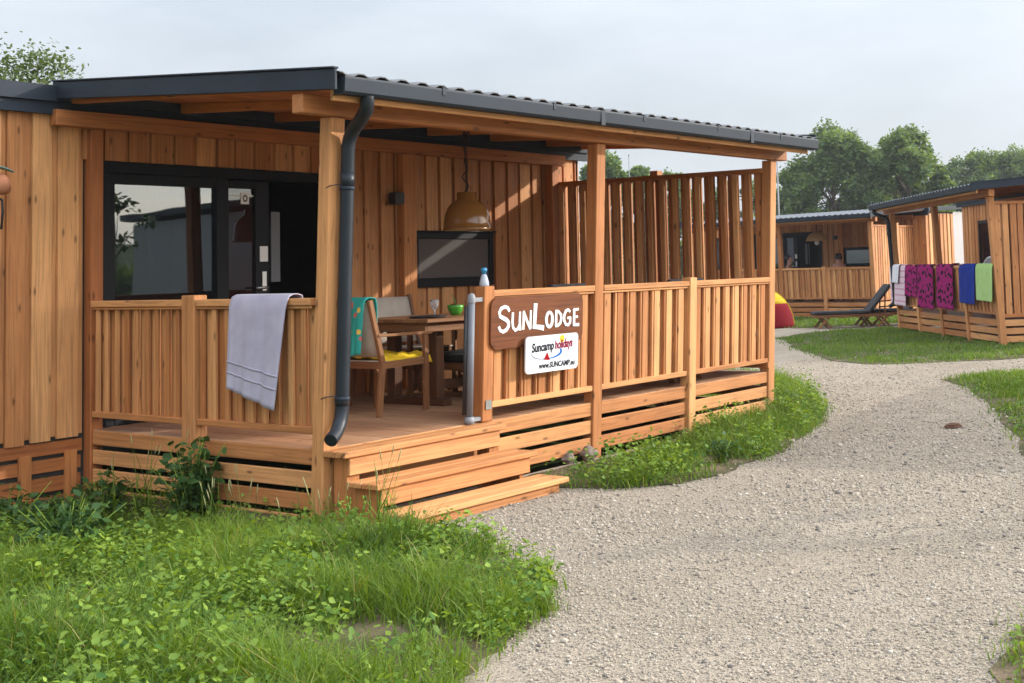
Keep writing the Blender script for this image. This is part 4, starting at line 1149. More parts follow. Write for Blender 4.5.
# people on the distant terrace
def make_person(label, loc, rot, hairlen, arm=1):
    """seated figure: one skinned body, hair and shorts as children"""
    t = thing('person', label, 'person', loc, rot)
    J = {  # seated at z=.45, facing +X
        'pelvis': ((0, 0, .53), .135), 'waist': ((-.02, 0, .68), .115), 'chest': ((-.01, 0, .86), .135), 'uchest': ((0, 0, .97), .125), 'neck': ((.015, 0, 1.06), .055), 'head0': ((.03, 0, 1.14), .075), 'head1': ((.035, 0, 1.22), .095), 'head2': ((.02, 0, 1.29), .075),
        'nose': ((.135, 0, 1.195), .018),
        'shL': ((0, .17, .985), .065), 'elL': ((.08, .235, .74), .045), 'wrL': ((.30, .16, .70), .032), 'haL': ((.39, .13, .705), .036), 'fiL': ((.45, .11, .70), .016),
        'shR': ((0, -.17, .985), .065), 'elR': ((.10, -.24, .76), .045), 'wrR': ((.30, -.14, .78), .032), 'haR': ((.385, -.11, .80), .036), 'fiR': ((.44, -.09, .80), .016),
        'hipL': ((.03, .10, .50), .10), 'knL': ((.45, .13, .50), .068), 'anL': ((.44, .13, .09), .042), 'toL': ((.60, .14, .035), .034),
        'hipR': ((.03, -.10, .50), .10), 'knR': ((.45, -.13, .50), .068), 'anR': ((.43, -.13, .09), .042), 'toR': ((.59, -.14, .035), .034)}
    E_ = [('pelvis', 'waist'), ('waist', 'chest'), ('chest', 'uchest'), ('uchest', 'neck'), ('neck', 'head0'), ('head0', 'head1'), ('head1', 'head2'), ('head1', 'nose')]
    for s in 'LR': E_ += [('uchest', 'sh' + s), ('sh' + s, 'el' + s), ('el' + s, 'wr' + s), ('wr' + s, 'ha' + s), ('ha' + s, 'fi' + s), ('pelvis', 'hip' + s), ('hip' + s, 'kn' + s), ('kn' + s, 'an' + s), ('an' + s, 'to' + s)]
    nm = list(J); me = bpy.data.meshes.new('body'); me.from_pydata([J[k][0] for k in nm], [(nm.index(a), nm.index(b)) for a, b in E_], [])
    o = bpy.data.objects.new('body', me); COL.objects.link(o)
    sk = o.modifiers.new('Skin', 'SKIN'); sk.use_smooth_shade = True
    for k, v in zip(nm, me.skin_vertices[0].data):
        v.radius = (J[k][1], J[k][1]); v.use_root = (k == 'pelvis')
    sb = o.modifiers.new('Sub', 'SUBSURF'); sb.levels = sb.render_levels = 2
    bpy.context.view_layer.update()
    m2 = bpy.data.meshes.new_from_object(o.evaluated_get(bpy.context.evaluated_depsgraph_get())); m2.materials.clear(); m2.materials.append(M['skin'])
    bpy.data.objects.remove(o)
    o = bpy.data.objects.new('body', m2); COL.objects.link(o); o.parent = t
    mb = MB(); P = []
    for i in range(9):
        th = R(-18 - hairlen + (108 + hairlen) * i / 8)
        P.append([(.012 + .108 * math.cos(th) * math.cos(p_) - .012, .098 * math.cos(th) * math.sin(p_), 1.235 + .112 * math.sin(th)) for p_ in [R(75 + 210 * k / 18) for k in range(19)]])
    mb.grid(P); add('hair', mb, M['hair'], t, (('solid', .012),))
    if hairlen > 10:
        mb = MB(); mb.lathe([(0, -.04), (.035, -.02), (.042, 0), (.03, .03), (0, .04)], (-.085, 0, 1.31), 12); add('hair_bun', mb, M['hair'], t)
    mb = MB()
    for s in (-1, 1): mb.tube([(-.06, s * .085, .51), (.10, s * .105, .505), (.30, s * .12, .505)], [.135, .118, .098], 14)
    add('shorts', mb, M['shorts'], t)
    return t
def fpos(u, yl, zl=.42):
    o = FM.inverted() @ CAM; d = FM.inverted().to_3x3() @ ray(u, 260); t = (yl - o.y) / d.y; q = o + d * t; return q.x
px = fpos(838.5, 1.0); pw = FM @ Vector((px, 1.0, DZ))
make_person('bare shouldered person with dark hair in a bun seated at the distant terrace', (pw.x, pw.y, pw.z - .02), R(-96.1) + R(150), 14)
px2 = fpos(788.5, 1.1); pw2 = FM @ Vector((px2, 1.1, DZ))
make_person('second seated person half hidden by the left post of the distant terrace', (pw2.x, pw2.y, pw2.z - .02), R(-96.1) + R(20), 4)
for nme, xx, rr_, lb in (('garden_chair', px, R(-96.1) + R(150), 'garden chair under the person with the hair bun'), ('garden_chair', px2, R(-96.1) + R(20), 'garden chair under the person by the left post')):
    c = copy_tree(ch); w_ = FM @ Vector((xx, 1.0 if xx == px else 1.1, DZ)); c.location = w_; c.rotation_euler = (0, 0, rr_); c['label'] = lb; c['group'] = 'chairs on the distant terrace'
ft = copy_tree(tb); w_ = FM @ Vector(((px + px2) / 2, 1.15, DZ)); ft.location = w_; ft.rotation_euler = (0, 0, R(-96.1)); ft['label'] = 'garden table between the two people on the distant terrace'
w_ = FM @ Vector((fpos(817.5, 1.3), 1.3, 2.12))
sl = thing('pendant_lamp', 'woven straw lamp shade hanging over the distant terrace', 'lamp', w_)
mb = MB(); mb.lathe([(.30, 0), (.31, .02), (.28, .10), (.20, .2), (.09, .26), (0, .27)], (0, 0, 0), 24); add('shade', mb, M['straw'], sl)
mb = MB(); mb.tube([(0, 0, .26), (0, 0, .72)], .012, 6); add('cable', mb, M['cable'], sl)
mb = MB(); mb.lathe([(0, -.12), (.05, -.10), (.07, -.05), (.05, .0), (0, .02)], (0, 0, .0), 14); add('bulb', mb, M['whitepaint'], sl)

# ------------------------------------------------------------------ poles
def pole(u, v0, D, r, lab, vt):
    b = at_depth(u, 262, D); tpt = at_depth(u - 1, vt, D)
    t = thing('pole', lab, 'pole', (b.x, b.y, 0))
    mb = MB(); mb.tube([(0, 0, 0), (0, 0, tpt.z)], [r, r * .6], 8); add('shaft', mb, M['lightgrey'], t)
    mb = MB(); mb.lathe([(0, 0), (r * .9, .02), (r * .9, .08), (0, .12)], (0, 0, tpt.z), 8); add('cap', mb, M['greymetal'], t)
pole(780.5, 214, 62, .055, 'tall thin grey pole right of the terrace roof corner', 156)
pole(631.5, 180, 55, .03, 'thin antenna pole among the trees behind the privacy screen', 156)

# ------------------------------------------------------------------ vegetation
def mesh_from_np(name, V, F, tint, mat, parent=None, smooth=False):
    """V (n,3), F (m,k) all same k, tint (m,)"""
    me = bpy.data.meshes.new(name); n, (mf, k) = len(V), F.shape
    me.vertices.add(n); me.vertices.foreach_set('co', np.ascontiguousarray(V, np.float32).ravel())
    me.loops.add(mf * k); me.loops.foreach_set('vertex_index', np.ascontiguousarray(F, np.int32).ravel())
    me.polygons.add(mf); me.polygons.foreach_set('loop_start', np.arange(0, mf * k, k, dtype=np.int32))
    at = me.attributes.new('tint', 'FLOAT', 'FACE'); at.data.foreach_set('value', np.ascontiguousarray(tint, np.float32))
    if smooth: me.polygons.foreach_set('use_smooth', np.ones(mf, bool))
    me.update(calc_edges=True); me.materials.append(mat)
    o = bpy.data.objects.new(name, me); COL.objects.link(o)
    if parent is not None: o.parent = parent
    return o

def inpoly(P, poly):
    x, y = P[:, 0], P[:, 1]; r = np.zeros(len(P), bool); n = len(poly)
    for i in range(n):
        x0, y0 = poly[i]; x1, y1 = poly[(i + 1) % n]
        c = ((y0 > y) != (y1 > y)) & (x < (x1 - x0) * (y - y0) / (y1 - y0 + 1e-12) + x0); r ^= c
    return r

_g = nrg.random((64, 64))
def vnoise(x, y):
    """smooth value noise, period 64"""
    xi = np.floor(x).astype(int); yi = np.floor(y).astype(int); fx_ = x - xi; fy_ = y - yi
    fx_ = fx_ * fx_ * (3 - 2 * fx_); fy_ = fy_ * fy_ * (3 - 2 * fy_)
    g = lambda a, b: _g[a % 64, b % 64]
    return (g(xi, yi) * (1 - fx_) + g(xi + 1, yi) * fx_) * (1 - fy_) + (g(xi, yi + 1) * (1 - fx_) + g(xi + 1, yi + 1) * fx_) * fy_

def gheight(x, y):
    """gentle unevenness of the planted ground; sinks towards the house at the left"""
    h = .03 * (vnoise(x * 1.3 + 5, y * 1.3 + 9) - .3)
    s = np.clip((y + 1.1) / .8, 0, 1) * np.clip(-x / .35 + .5, 0, 1) * np.clip((x + 1.6) / .8, .35, 1)
    return h - .12 * s - .06 * s * np.clip((y - .6) / 1.6, 0, 1)

def edge_dist(P, poly):
    d = np.full(len(P), 1e9)
    for i in range(len(poly)):
        a = np.array(poly[i]); b = np.array(poly[(i + 1) % len(poly)]); ab = b - a
        t = np.clip(((P - a) @ ab) / (ab @ ab + 1e-12), 0, 1); d = np.minimum(d, np.linalg.norm(P - a - t[:, None] * ab, axis=1))
    return d

def sample(poly, n_per_m2, bbox=None):
    A = np.array(poly); lo, hi = A.min(0), A.max(0)
    n = int((hi[0] - lo[0]) * (hi[1] - lo[1]) * n_per_m2)
    P = nrg.random((n, 2)) * (hi - lo) + lo
    return P[inpoly(P, poly)]

def seen(P, pad=420):
    """points that can fall in or close to the frame"""
    d = np.column_stack([P[:, 0] - CAM.x, P[:, 1] - CAM.y, np.full(len(P), -CAM.z)])
    dep = d @ np.array(fw); u = ppx + f_px * (d @ np.array(r2)) / np.maximum(dep, .1); v = ppy - f_px * (d @ np.array(u2)) / np.maximum(dep, .1)
    return (dep > 1) & (u > -pad) & (u < 1024 + pad) & (v < 683 + 260)

def blades(name, P, h0, h1, w, mat, label_kind='grass', lean=.5, z=None, hscale=None, tintb=None):
    n = len(P); h = nrg.uniform(h0, h1, n) * (hscale if hscale is not None else 1); a = nrg.uniform(0, 2 * np.pi, n)
    ln = h * lean * nrg.uniform(.2, 1.3, n); dx, dy = np.cos(a), np.sin(a)
    fa = a + np.pi / 2 + nrg.normal(0, .5, n); wx, wy = np.cos(fa) * w / 2, np.sin(fa) * w / 2
    wr = nrg.uniform(.6, 1.4, n); wx *= wr; wy *= wr
    z0 = (gheight(P[:, 0], P[:, 1]) if z is None else np.full(n, z)) - .01
    V = np.zeros((n, 7, 3))
    for k, (t, ws) in enumerate(((0, 1), (.4, .85), (.75, .55))):
        cx = P[:, 0] + dx * ln * t ** 2; cy = P[:, 1] + dy * ln * t ** 2; cz = z0 + h * (t - .18 * t ** 2 * lean)
        V[:, 2 * k] = np.column_stack([cx - wx * ws, cy - wy * ws, cz]); V[:, 2 * k + 1] = np.column_stack([cx + wx * ws, cy + wy * ws, cz])
    V[:, 6] = np.column_stack([P[:, 0] + dx * ln, P[:, 1] + dy * ln, z0 + h * (1 - .18 * lean)])
    b = (np.arange(n) * 7)[:, None]
    F = np.concatenate([b + np.array([0, 1, 3]), b + np.array([0, 3, 2]), b + np.array([2, 3, 5]), b + np.array([2, 5, 4]), b + np.array([4, 5, 6])], 0)
    tn_ = np.clip((tintb if tintb is not None else .45) + nrg.normal(0, .16, n), 0, .84)
    dead = nrg.random(n) < .035; tn_[dead] = 1.0
    return mesh_from_np(name, V.reshape(-1, 3), F, np.tile(tn_, 5), mat)

def leaves_np(C, nrm_up, size, seedspread=.5, aspect=.5):
    """ovate folded leaves: 6 verts, 4 tris each. C centres (n,3); size (n,)"""
    n = len(C); a = nrg.uniform(0, 2 * np.pi, n); pit = nrg.normal(nrm_up, seedspread, n)
    ax = np.column_stack([np.cos(a) * np.cos(pit), np.sin(a) * np.cos(pit), np.sin(pit)])
    sd = np.column_stack([-np.sin(a), np.cos(a), np.zeros(n)]); rl = nrg.normal(0, .5, n)
    nm = np.cross(ax, sd); sd = sd * np.cos(rl)[:, None] + nm * np.sin(rl)[:, None]; nm = np.cross(ax, sd)
    s = size[:, None]; w = aspect * s
    V = np.zeros((n, 6, 3))
    V[:, 0] = C; V[:, 1] = C + ax * s * .45 + sd * w * .5 - nm * s * .05; V[:, 2] = C + ax * s * .45 - sd * w * .5 - nm * s * .05
    V[:, 3] = C + ax * s * .42 + nm * s * .04; V[:, 4] = C + ax * s; V[:, 5] = C + ax * s * .75 + nm * s * .0
    b = (np.arange(n) * 6)[:, None]
    F = np.concatenate([b + np.array([0, 1, 3]), b + np.array([0, 3, 2]), b + np.array([1, 4, 3]), b + np.array([3, 4, 2])], 0)
    return V.reshape(-1, 3), F

def leaves_fine(C, nrm_up, size, seedspread=.5, aspect=.6):
    """rounded ovate leaves with a folded midrib and a drooping tip: 8 verts, 8 tris each"""
    n = len(C); a = nrg.uniform(0, 2 * np.pi, n); pit = nrg.normal(nrm_up, seedspread, n)
    ax = np.column_stack([np.cos(a) * np.cos(pit), np.sin(a) * np.cos(pit), np.sin(pit)])
    sd = np.column_stack([-np.sin(a), np.cos(a), np.zeros(n)]); rl = nrg.normal(0, .45, n)
    nm = np.cross(ax, sd); sd = sd * np.cos(rl)[:, None] + nm * np.sin(rl)[:, None]; nm = np.cross(ax, sd)
    nm *= np.sign(nm[:, 2:3] + 1e-9)
    s = size[:, None]; w = aspect * s * nrg.uniform(.8, 1.15, (n, 1)); dr = nrg.uniform(.02, .22, (n, 1)) * s
    V = np.zeros((n, 8, 3))
    V[:, 0] = C; V[:, 3] = C + ax * s - nm * dr
    V[:, 6] = C + ax * s * .33 - nm * s * .06; V[:, 7] = C + ax * s * .66 - nm * (s * .07 + dr * .35)
    for k, sg in ((1, 1), (5, -1)): V[:, k] = C + ax * s * .30 + sg * sd * w * .5
    for k, sg in ((2, 1), (4, -1)): V[:, k] = C + ax * s * .62 + sg * sd * w * .40 - nm * dr * .3
    b = (np.arange(n) * 8)[:, None]
    F = np.concatenate([b + np.array(q) for q in ((0, 1, 6), (1, 2, 7), (1, 7, 6), (2, 3, 7), (0, 6, 5), (6, 7, 4), (6, 4, 5), (7, 3, 4))], 0)
    return V.reshape(-1, 3), F

# --- ground sheets -----------------------------------------------------
def sheet(name, poly, z, mat, kind='structure', res=0):
    bm = bmesh.new(); vs = [bm.verts.new((x, y, z)) for x, y in poly]; bm.faces.new(vs)
    bmesh.ops.triangulate(bm, faces=bm.faces[:])
    me = bpy.data.meshes.new(name); bm.to_mesh(me); bm.free(); me.materials.append(mat)
    for p in me.polygons:
        if p.normal.z < 0: p.flip()
    o = bpy.data.objects.new(name, me); COL.objects.link(o); tag(o, None, None, None, kind); return o
mb = MB(); mb.poly([(-1500, -1500, -.22), (1500, -1500, -.22), (1500, 1500, -.22), (-1500, 1500, -.22)]); g = add('ground', mb, M['meadow']); tag(g, kind='structure')
def wob(poly, amp=.05, step=.18):
    """subdivide and roughen a polygon outline"""
    out = []; n = len(poly)
    for i in range(n):
        a, b = Vector(poly[i]), Vector(poly[(i + 1) % n]); k = max(1, int((b - a).length / step)); k = min(k, 60)
        for j in range(k):
            p = a.lerp(b, j / k); out.append((p.x + rng.gauss(0, amp), p.y + rng.gauss(0, amp)))
    return out
sheet('gravel_path', [(-9, -12), (20, -12), (45, -8), (45, 30), (10, 30), (5.9, 7), (5.9, -.0), (.04, -.02), (-.25, -.45), (-.4, -1.5), (-.8, -2.05), (-1.4, -2.4), (-2.1, -2.65), (-3.3, -3.4), (-9, -4.6)], -.006, M['gravel'])
# grass areas measured on the ground plane
L1 = [(-9, 2.62), (-9, -5.2), (-3.2, -3.75), (-2.4, -3.15), (-1.86, -2.88), (-1.33, -2.70), (-.9, -2.55), (-.62, -2.32), (-.22, -1.85), (-.05, -1.35), (.02, -.78), (.05, -.02), (.05, 2.62)]
L2 = [(1.5, -.10), (1.53, -.56), (1.68, -1.02), (2.0, -1.28), (2.46, -1.36), (3.3, -1.30), (4.26, -1.06), (5.3, -.74), (6.3, -.32), (7.3, .3), (8.5, 1.15), (9.0, 2.1), (8.7, 4), (7.6, 6.2), (5.78, 6.5), (5.95, -.05), (5.0, -.10), (3.2, -.14)]
g2 = lambda u, v: tuple(on_z(u, v)[:2])
L3 = [g2(776, 338), g2(800, 351), g2(838, 361), g2(870, 364), g2(900, 364), g2(960, 361), g2(1024, 358), g2(1090, 357), g2(1090, 338), g2(1000, 340), g2(930, 331), g2(892, 327.3), g2(860, 329.3), g2(810, 333)]
L4 = [g2(946, 379), g2(968, 386), g2(990, 402), g2(1005, 422), g2(1018, 436), g2(1036, 452), g2(1090, 470), (14, -6), (20, -4), g2(1120, 368), g2(1024, 371.5), g2(980, 375.5)]
L5 = [g2(1040, 615), g2(1010, 648), g2(1004, 672), g2(1012, 700), (-.6, -5.4), (.6, -5.4), (.5, -4.7)]
L6 = [g2(740, 328), g2(800, 328.2), g2(850, 325.6), g2(892, 323.4), g2(960, 321), (33, 6), (33, 20), (22, 20)]
mbg = []
for nm, pl_ in (('lawn', L1), ('grass_strip', L2), ('lawn', L3), ('lawn', L4), ('grass_strip', L5), ('lawn', L6)):
    if pl_ in (L1,):
        # uneven soil surface as a grid clipped to the outline
        xs = np.arange(-5.2, .25, .09); ys = np.arange(-4.6, 2.75, .09); X, Y = np.meshgrid(xs, ys, indexing='ij')
        pts = np.column_stack([X.ravel(), Y.ravel()]); ins = inpoly(pts, L1); dd = edge_dist(pts, L1)
        Z = gheight(pts[:, 0], pts[:, 1]) + .004; Z = np.where(ins, np.maximum(Z * np.clip(dd / .25, 0, 1) + .003, -.16), -.05 - .0 * dd)
        V = np.column_stack([pts, Z]); nx, ny = X.shape; I = np.arange(nx * ny).reshape(nx, ny)
        F = np.stack([I[:-1, :-1], I[1:, :-1], I[1:, 1:], I[:-1, 1:]], -1).reshape(-1, 4)
        keep = ins[F].any(1); F = F[keep]
        o = mesh_from_np('lawn', V, F, np.zeros(len(F)), M['soil_ground'], smooth=True); tag(o, kind='structure')
    else:
        sheet(nm, wob(pl_, .035 if pl_ in (L2, L5) else .08, .2 if pl_ in (L2, L5) else .5), .002, M['soil_ground'])

# --- grass ---------------------------------------------------------------
def grassy(name, poly, dens, h0, h1, w, mat, lean=.6, jitter=.05, bare=.30, far=False, zfix=None):
    P = sample(poly, dens); P = P[seen(P)]
    P = P + nrg.normal(0, jitter, P.shape)
    n1 = vnoise(P[:, 0] * 1.7 + 3, P[:, 1] * 1.7 + 7); n2 = vnoise(P[:, 0] * 5.1 + 1, P[:, 1] * 5.1 + 2); n3 = vnoise(P[:, 0] * .8 + 13, P[:, 1] * .8 + 17)
    dens_f = np.clip(n1 * .75 + n2 * .45 - bare, .02, 1) * 1.7
    P_ok = nrg.random(len(P)) < dens_f; P = P[P_ok]; n1 = n1[P_ok]; n2 = n2[P_ok]; n3 = n3[P_ok]
    hs = .55 + .9 * n2 * (.5 + n1)
    ed = edge_dist(P, poly); hs *= np.clip(.45 + ed / .35, .45, 1)
    if poly is L1: hs *= 1 - .45 * np.clip(1.6 + P[:, 0] / .45, 0, 1) * np.clip((P[:, 1] + .95) / .4, 0, 1)
    o = blades(name, P, h0, h1, w, mat, lean=lean, hscale=hs, tintb=.12 + .55 * n3 + .12 * n1, z=zfix)
    tag(o, None, None, None, 'stuff'); return o
grassy('grass', L1, 7200, .06, .24, .0052, M['grass'], .85, bare=.33)
L2g = [(1.52, -.42)] + L2[1:-3] + [(5.95, -.02), (4.3, -.10), (3.3, -.26), (2.7, -.40)]
grassy('grass', L2g, 5600, .05, .21, .0065, M['grass'], .85, bare=.38)
grassy('grass', L3, 650, .04, .085, .014, M['lawn'], .6, .08, .05)
grassy('grass', L4, 1300, .04, .11, .010, M['grass'], .6, .07, .10)
grassy('grass', L5, 5600, .05, .15, .005, M['grass'], .7, .05, bare=.10)
grassy('grass', L6, 220, .05, .10, .03, M['lawn'], .5, .12, .05)

# --- broad leaved ground cover --------------------------------------------
def cover(name, poly, dens, s0, s1, mat, zmax):
    P = sample(poly, dens); P = P[seen(P)]
    n1 = vnoise(P[:, 0] * 2.3 + 21, P[:, 1] * 2.3 + 4); n3 = vnoise(P[:, 0] * .9 + 31, P[:, 1] * .9 + 8)
    P = P[nrg.random(len(P)) < np.clip(n1 * 1.8 - .55, 0, 1)]
    # each spot: a rosette / sprig of leaves
    k = nrg.integers(4, 10, len(P)); Q = np.repeat(P, k, 0); base = np.repeat(nrg.uniform(.2, 1, len(P)), k)
    hh = nrg.uniform(.02, 1, len(Q)) * zmax * base
    Q = Q + nrg.normal(0, .022, Q.shape)
    C = np.column_stack([Q, gheight(Q[:, 0], Q[:, 1]) + hh])
    sz = nrg.uniform(s0, s1, len(C)) * (.6 + .6 * base)
    V, F = leaves_fine(C, .15, sz, .42, .66)
    tn_ = np.clip(np.repeat(nrg.uniform(.1, .8, len(P)), k) + nrg.normal(0, .1, len(C)), 0, 1)
    o = mesh_from_np(name, V, F, np.tile(tn_, 8), mat); tag(o, None, None, None, 'stuff'); return o
cover('weed_leaves', L1, 900, .016, .042, M['weed'], .21)
cover('clover_leaves', L1, 1700, .010, .020, M['weed'], .13)
cover('weed_leaves', L2g, 420, .018, .045, M['weed'], .26)
cover('clover_leaves', L2g, 450, .012, .024, M['weed'], .14)
cover('weed_leaves', L5, 200, .022, .05, M['weed'], .08)
cover('weed_leaves', L4, 90, .02, .05, M['weed'], .06)

# --- single plants ----------------------------------------------------------
def leafy(name, label, cat, loc, h, r, nst, nl, s0, s1, mat, group=None, lean=.5, flowers=False, asp=.62):
    t = thing(name, label, cat, loc, 0, group)
    mb = MB(); C = []
    for i in range(nst):
        a = rng.uniform(0, 6.28); rr_ = r * rng.uniform(.2, 1); hh = h * rng.uniform(.6, 1.0); x, y = math.cos(a) * rr_, math.sin(a) * rr_
        b0 = (x * .15, y * .15, -.02); m_ = (x * .4, y * .4, hh * .55); e = (x, y, hh)
        mb.tube([b0, m_, e], [.005, .004, .002], 5)
        for k in range(nl):
            tt = rng.uniform(.15, 1.0); q = Vector(b0).lerp(Vector(m_), tt * 2) if tt < .5 else Vector(m_).lerp(Vector(e), tt * 2 - 1)
            C.append((q.x + rng.gauss(0, .02), q.y + rng.gauss(0, .02), q.z + rng.gauss(0, .015)))
        if flowers:
            for k in range(3):
                mb.lathe([(0, 0), (.006, .005), (.007, .02), (0, .03)], (e[0] + rng.gauss(0, .01), e[1] + rng.gauss(0, .01), e[2] - .03 * k), 5)
    add('stem', mb, M['weed'], t)
    C = np.array(C); V, F = leaves_fine(C, -.1, nrg.uniform(s0, s1, len(C)), .5, asp)
    mesh_from_np('foliage', V, F, np.tile(np.clip(nrg.normal(.5, .22, len(C)), 0, 1), 8), mat, t)
    return t
def gp_(u, v, z=0.0):
    p = on_z(u, v, z); return (p.x, p.y, float(gheight(np.array([p.x]), np.array([p.y]))[0]))
leafy('shrub', 'dark green leafy shrub growing against the side skirting below the grey towel', 'shrub', (-.19, 1.06, -.14), .60, .26, 36, 14, .045, .09, M['shrubleaf'], asp=.72)
leafy('shrub', 'bushy green weed at the foot of the left wall post', 'shrub', (-.22, 1.95, -.16), .38, .24, 18, 10, .045, .08, M['shrubleaf'])
leafy('shrub', 'low leafy shrub at the left edge under the house wall', 'shrub', (-1.0, 1.75, -.14), .40, .26, 18, 11, .045, .085, M['shrubleaf'])
leafy('nettle', 'dense nettle clump at the left edge of the foreground grass', 'plant', (-1.22, .75, -.08), .36, .34, 40, 12, .04, .08, M['shrubleaf'])
leafy('nettle', 'small nettle clump in the grass left of the shrub', 'plant', (-.75, 1.55, -.08), .25, .25, 16, 10, .04, .075, M['shrubleaf'])
q = gp_(548, 585); leafy('leafy_plant', 'isolated leafy plant at the tip of the grass beside the gravel', 'plant', q, .17, .09, 5, 7, .03, .055, M['weed'])
q = gp_(330, 640); leafy('leafy_plant', 'bright young plant low in the foreground grass', 'plant', q, .18, .10, 6, 8, .035, .065, M['weed'])
q = gp_(415, 655); leafy('leafy_plant', 'leafy plant beside the bare soil at the grass corner', 'plant', q, .17, .10, 6, 7, .035, .06, M['weed'])
q = gp_(70, 655); leafy('leafy_plant', 'yellow green plant near the lower left corner', 'plant', q, .16, .16, 9, 7, .035, .065, M['weed'])
q = gp_(270, 560); leafy('leafy_plant', 'tall leafy plant in the middle of the foreground grass', 'plant', q, .24, .14, 9, 9, .03, .055, M['weed'])
# taller grass stalks around the step corner
def stalks(label, loc, n, h, r):
    t = thing('tall_grass', label, 'grass tuft', loc)
    mb = MB(); mf = MB()
    for i in range(n):
        a = rng.uniform(0, 6.28); x, y = rng.gauss(0, r), rng.gauss(0, r); hh = h * rng.uniform(.55, 1); dx, dy = math.cos(a) * hh * .22, math.sin(a) * hh * .22
        P = [(x, y, -.02), (x + dx * .2, y + dy * .2, hh * .5), (x + dx, y + dy, hh)]
        mb.tube(P, [.003, .0024, .0012], 4)
        for k in range(3):
            s = .3 + .2 * k; b0 = Vector(P[0]).lerp(Vector(P[1]), s); aa = rng.uniform(0, 6.28); L_ = hh * .4
            e0 = b0 + Vector((math.cos(aa) * L_ * .5, math.sin(aa) * L_ * .5, L_ * .55)); e1 = e0 + Vector((math.cos(aa) * L_ * .4, math.sin(aa) * L_ * .4, -.02)); sd = Vector((-math.sin(aa), math.cos(aa), 0)) * .004
            mb.poly([b0 - sd, b0 + sd, e0 + sd, e0 - sd], None, rng.uniform(.3, .9)); mb.poly([e0 - sd, e0 + sd, e1], None, rng.uniform(.3, .9))
        if rng.random() < .6:
            e = Vector(P[2]); d = Vector((dx * .5, dy * .5, hh * .4)).normalized()
            mf.tube([e, e + d * .025, e + d * .05, e + d * .075], [.0015, .004, .0035, .001], 5)
    add('stalks', mb, M['grass'], t); add('seed_heads', mf, M['flower'], t)
stalks('tall seeding grass at the left end of the lower step', (-.08, -.62, -.04), 14, .50, .06)
stalks('short seeding grass under the downpipe mouth', (-.18, -.16, -.08), 14, .34, .10)
stalks('thin tall stalks in front of the side skirting', (-.22, .45, -.12), 22, .42, .18)
stalks('few dry stalks left of the shrub', (-.28, 1.5, -.05), 10, .5, .10)
leafy('weed', 'leafy weed with pale seed heads left of the steps', 'plant', (-.20, -.50, -.05), .26, .12, 10, 8, .025, .055, M['weed'], flowers=True)
leafy('weed', 'spreading weed in the grass strip below the mid front post', 'plant', (4.25, -.30, 0), .28, .22, 14, 9, .03, .06, M['weed'])
leafy('weed', 'low bushy weed at the gravel edge of the grass strip', 'plant', (2.95, -1.1, 0), .22, .2, 14, 9, .03, .055, M['shrubleaf'])
leafy('weed', 'leafy weed in the grass strip near the far corner post', 'plant', (5.3, -.35, 0), .30, .2, 12, 9, .03, .06, M['weed'])

# stones and dirt
def rock(label, loc, s, mat='stone', name='stone', cat='stone'):
    bm = bmesh.new(); bmesh.ops.create_icosphere(bm, subdivisions=3, radius=1)
    rr_ = random.Random(label); o3 = [rr_.uniform(0, 9) for _ in range(3)]
    for v in bm.verts:
        c = v.co; k = 1 + .16 * math.sin(c.x * 3 + o3[0]) * math.cos(c.y * 3.4 + o3[1]) + .10 * math.sin(c.z * 6 + o3[2]) + .05 * rr_.uniform(-1, 1)
        v.co = Vector((c.x * s[0], c.y * s[1], c.z * s[2])) * k
    me = bpy.data.meshes.new(name); bm.to_mesh(me); bm.free(); me.materials.append(M[mat])
    me.attributes.new('tint', 'FLOAT', 'FACE')
    o = bpy.data.objects.new(name, me); COL.objects.link(o); o.location = loc; tag(o, label, cat); return o
rock('round brown stone at the foot of the middle front post', (2.63, -.06, .05), (.085, .075, .06))
rock('small brown stone left of the middle front post', (2.45, .0, .03), (.06, .05, .045))
p = on_z(953, 427); rock('small dark clump of dirt lying alone on the gravel path', (p.x, p.y, .012), (.10, .075, .022), 'soil', 'dirt_clump', 'dirt')

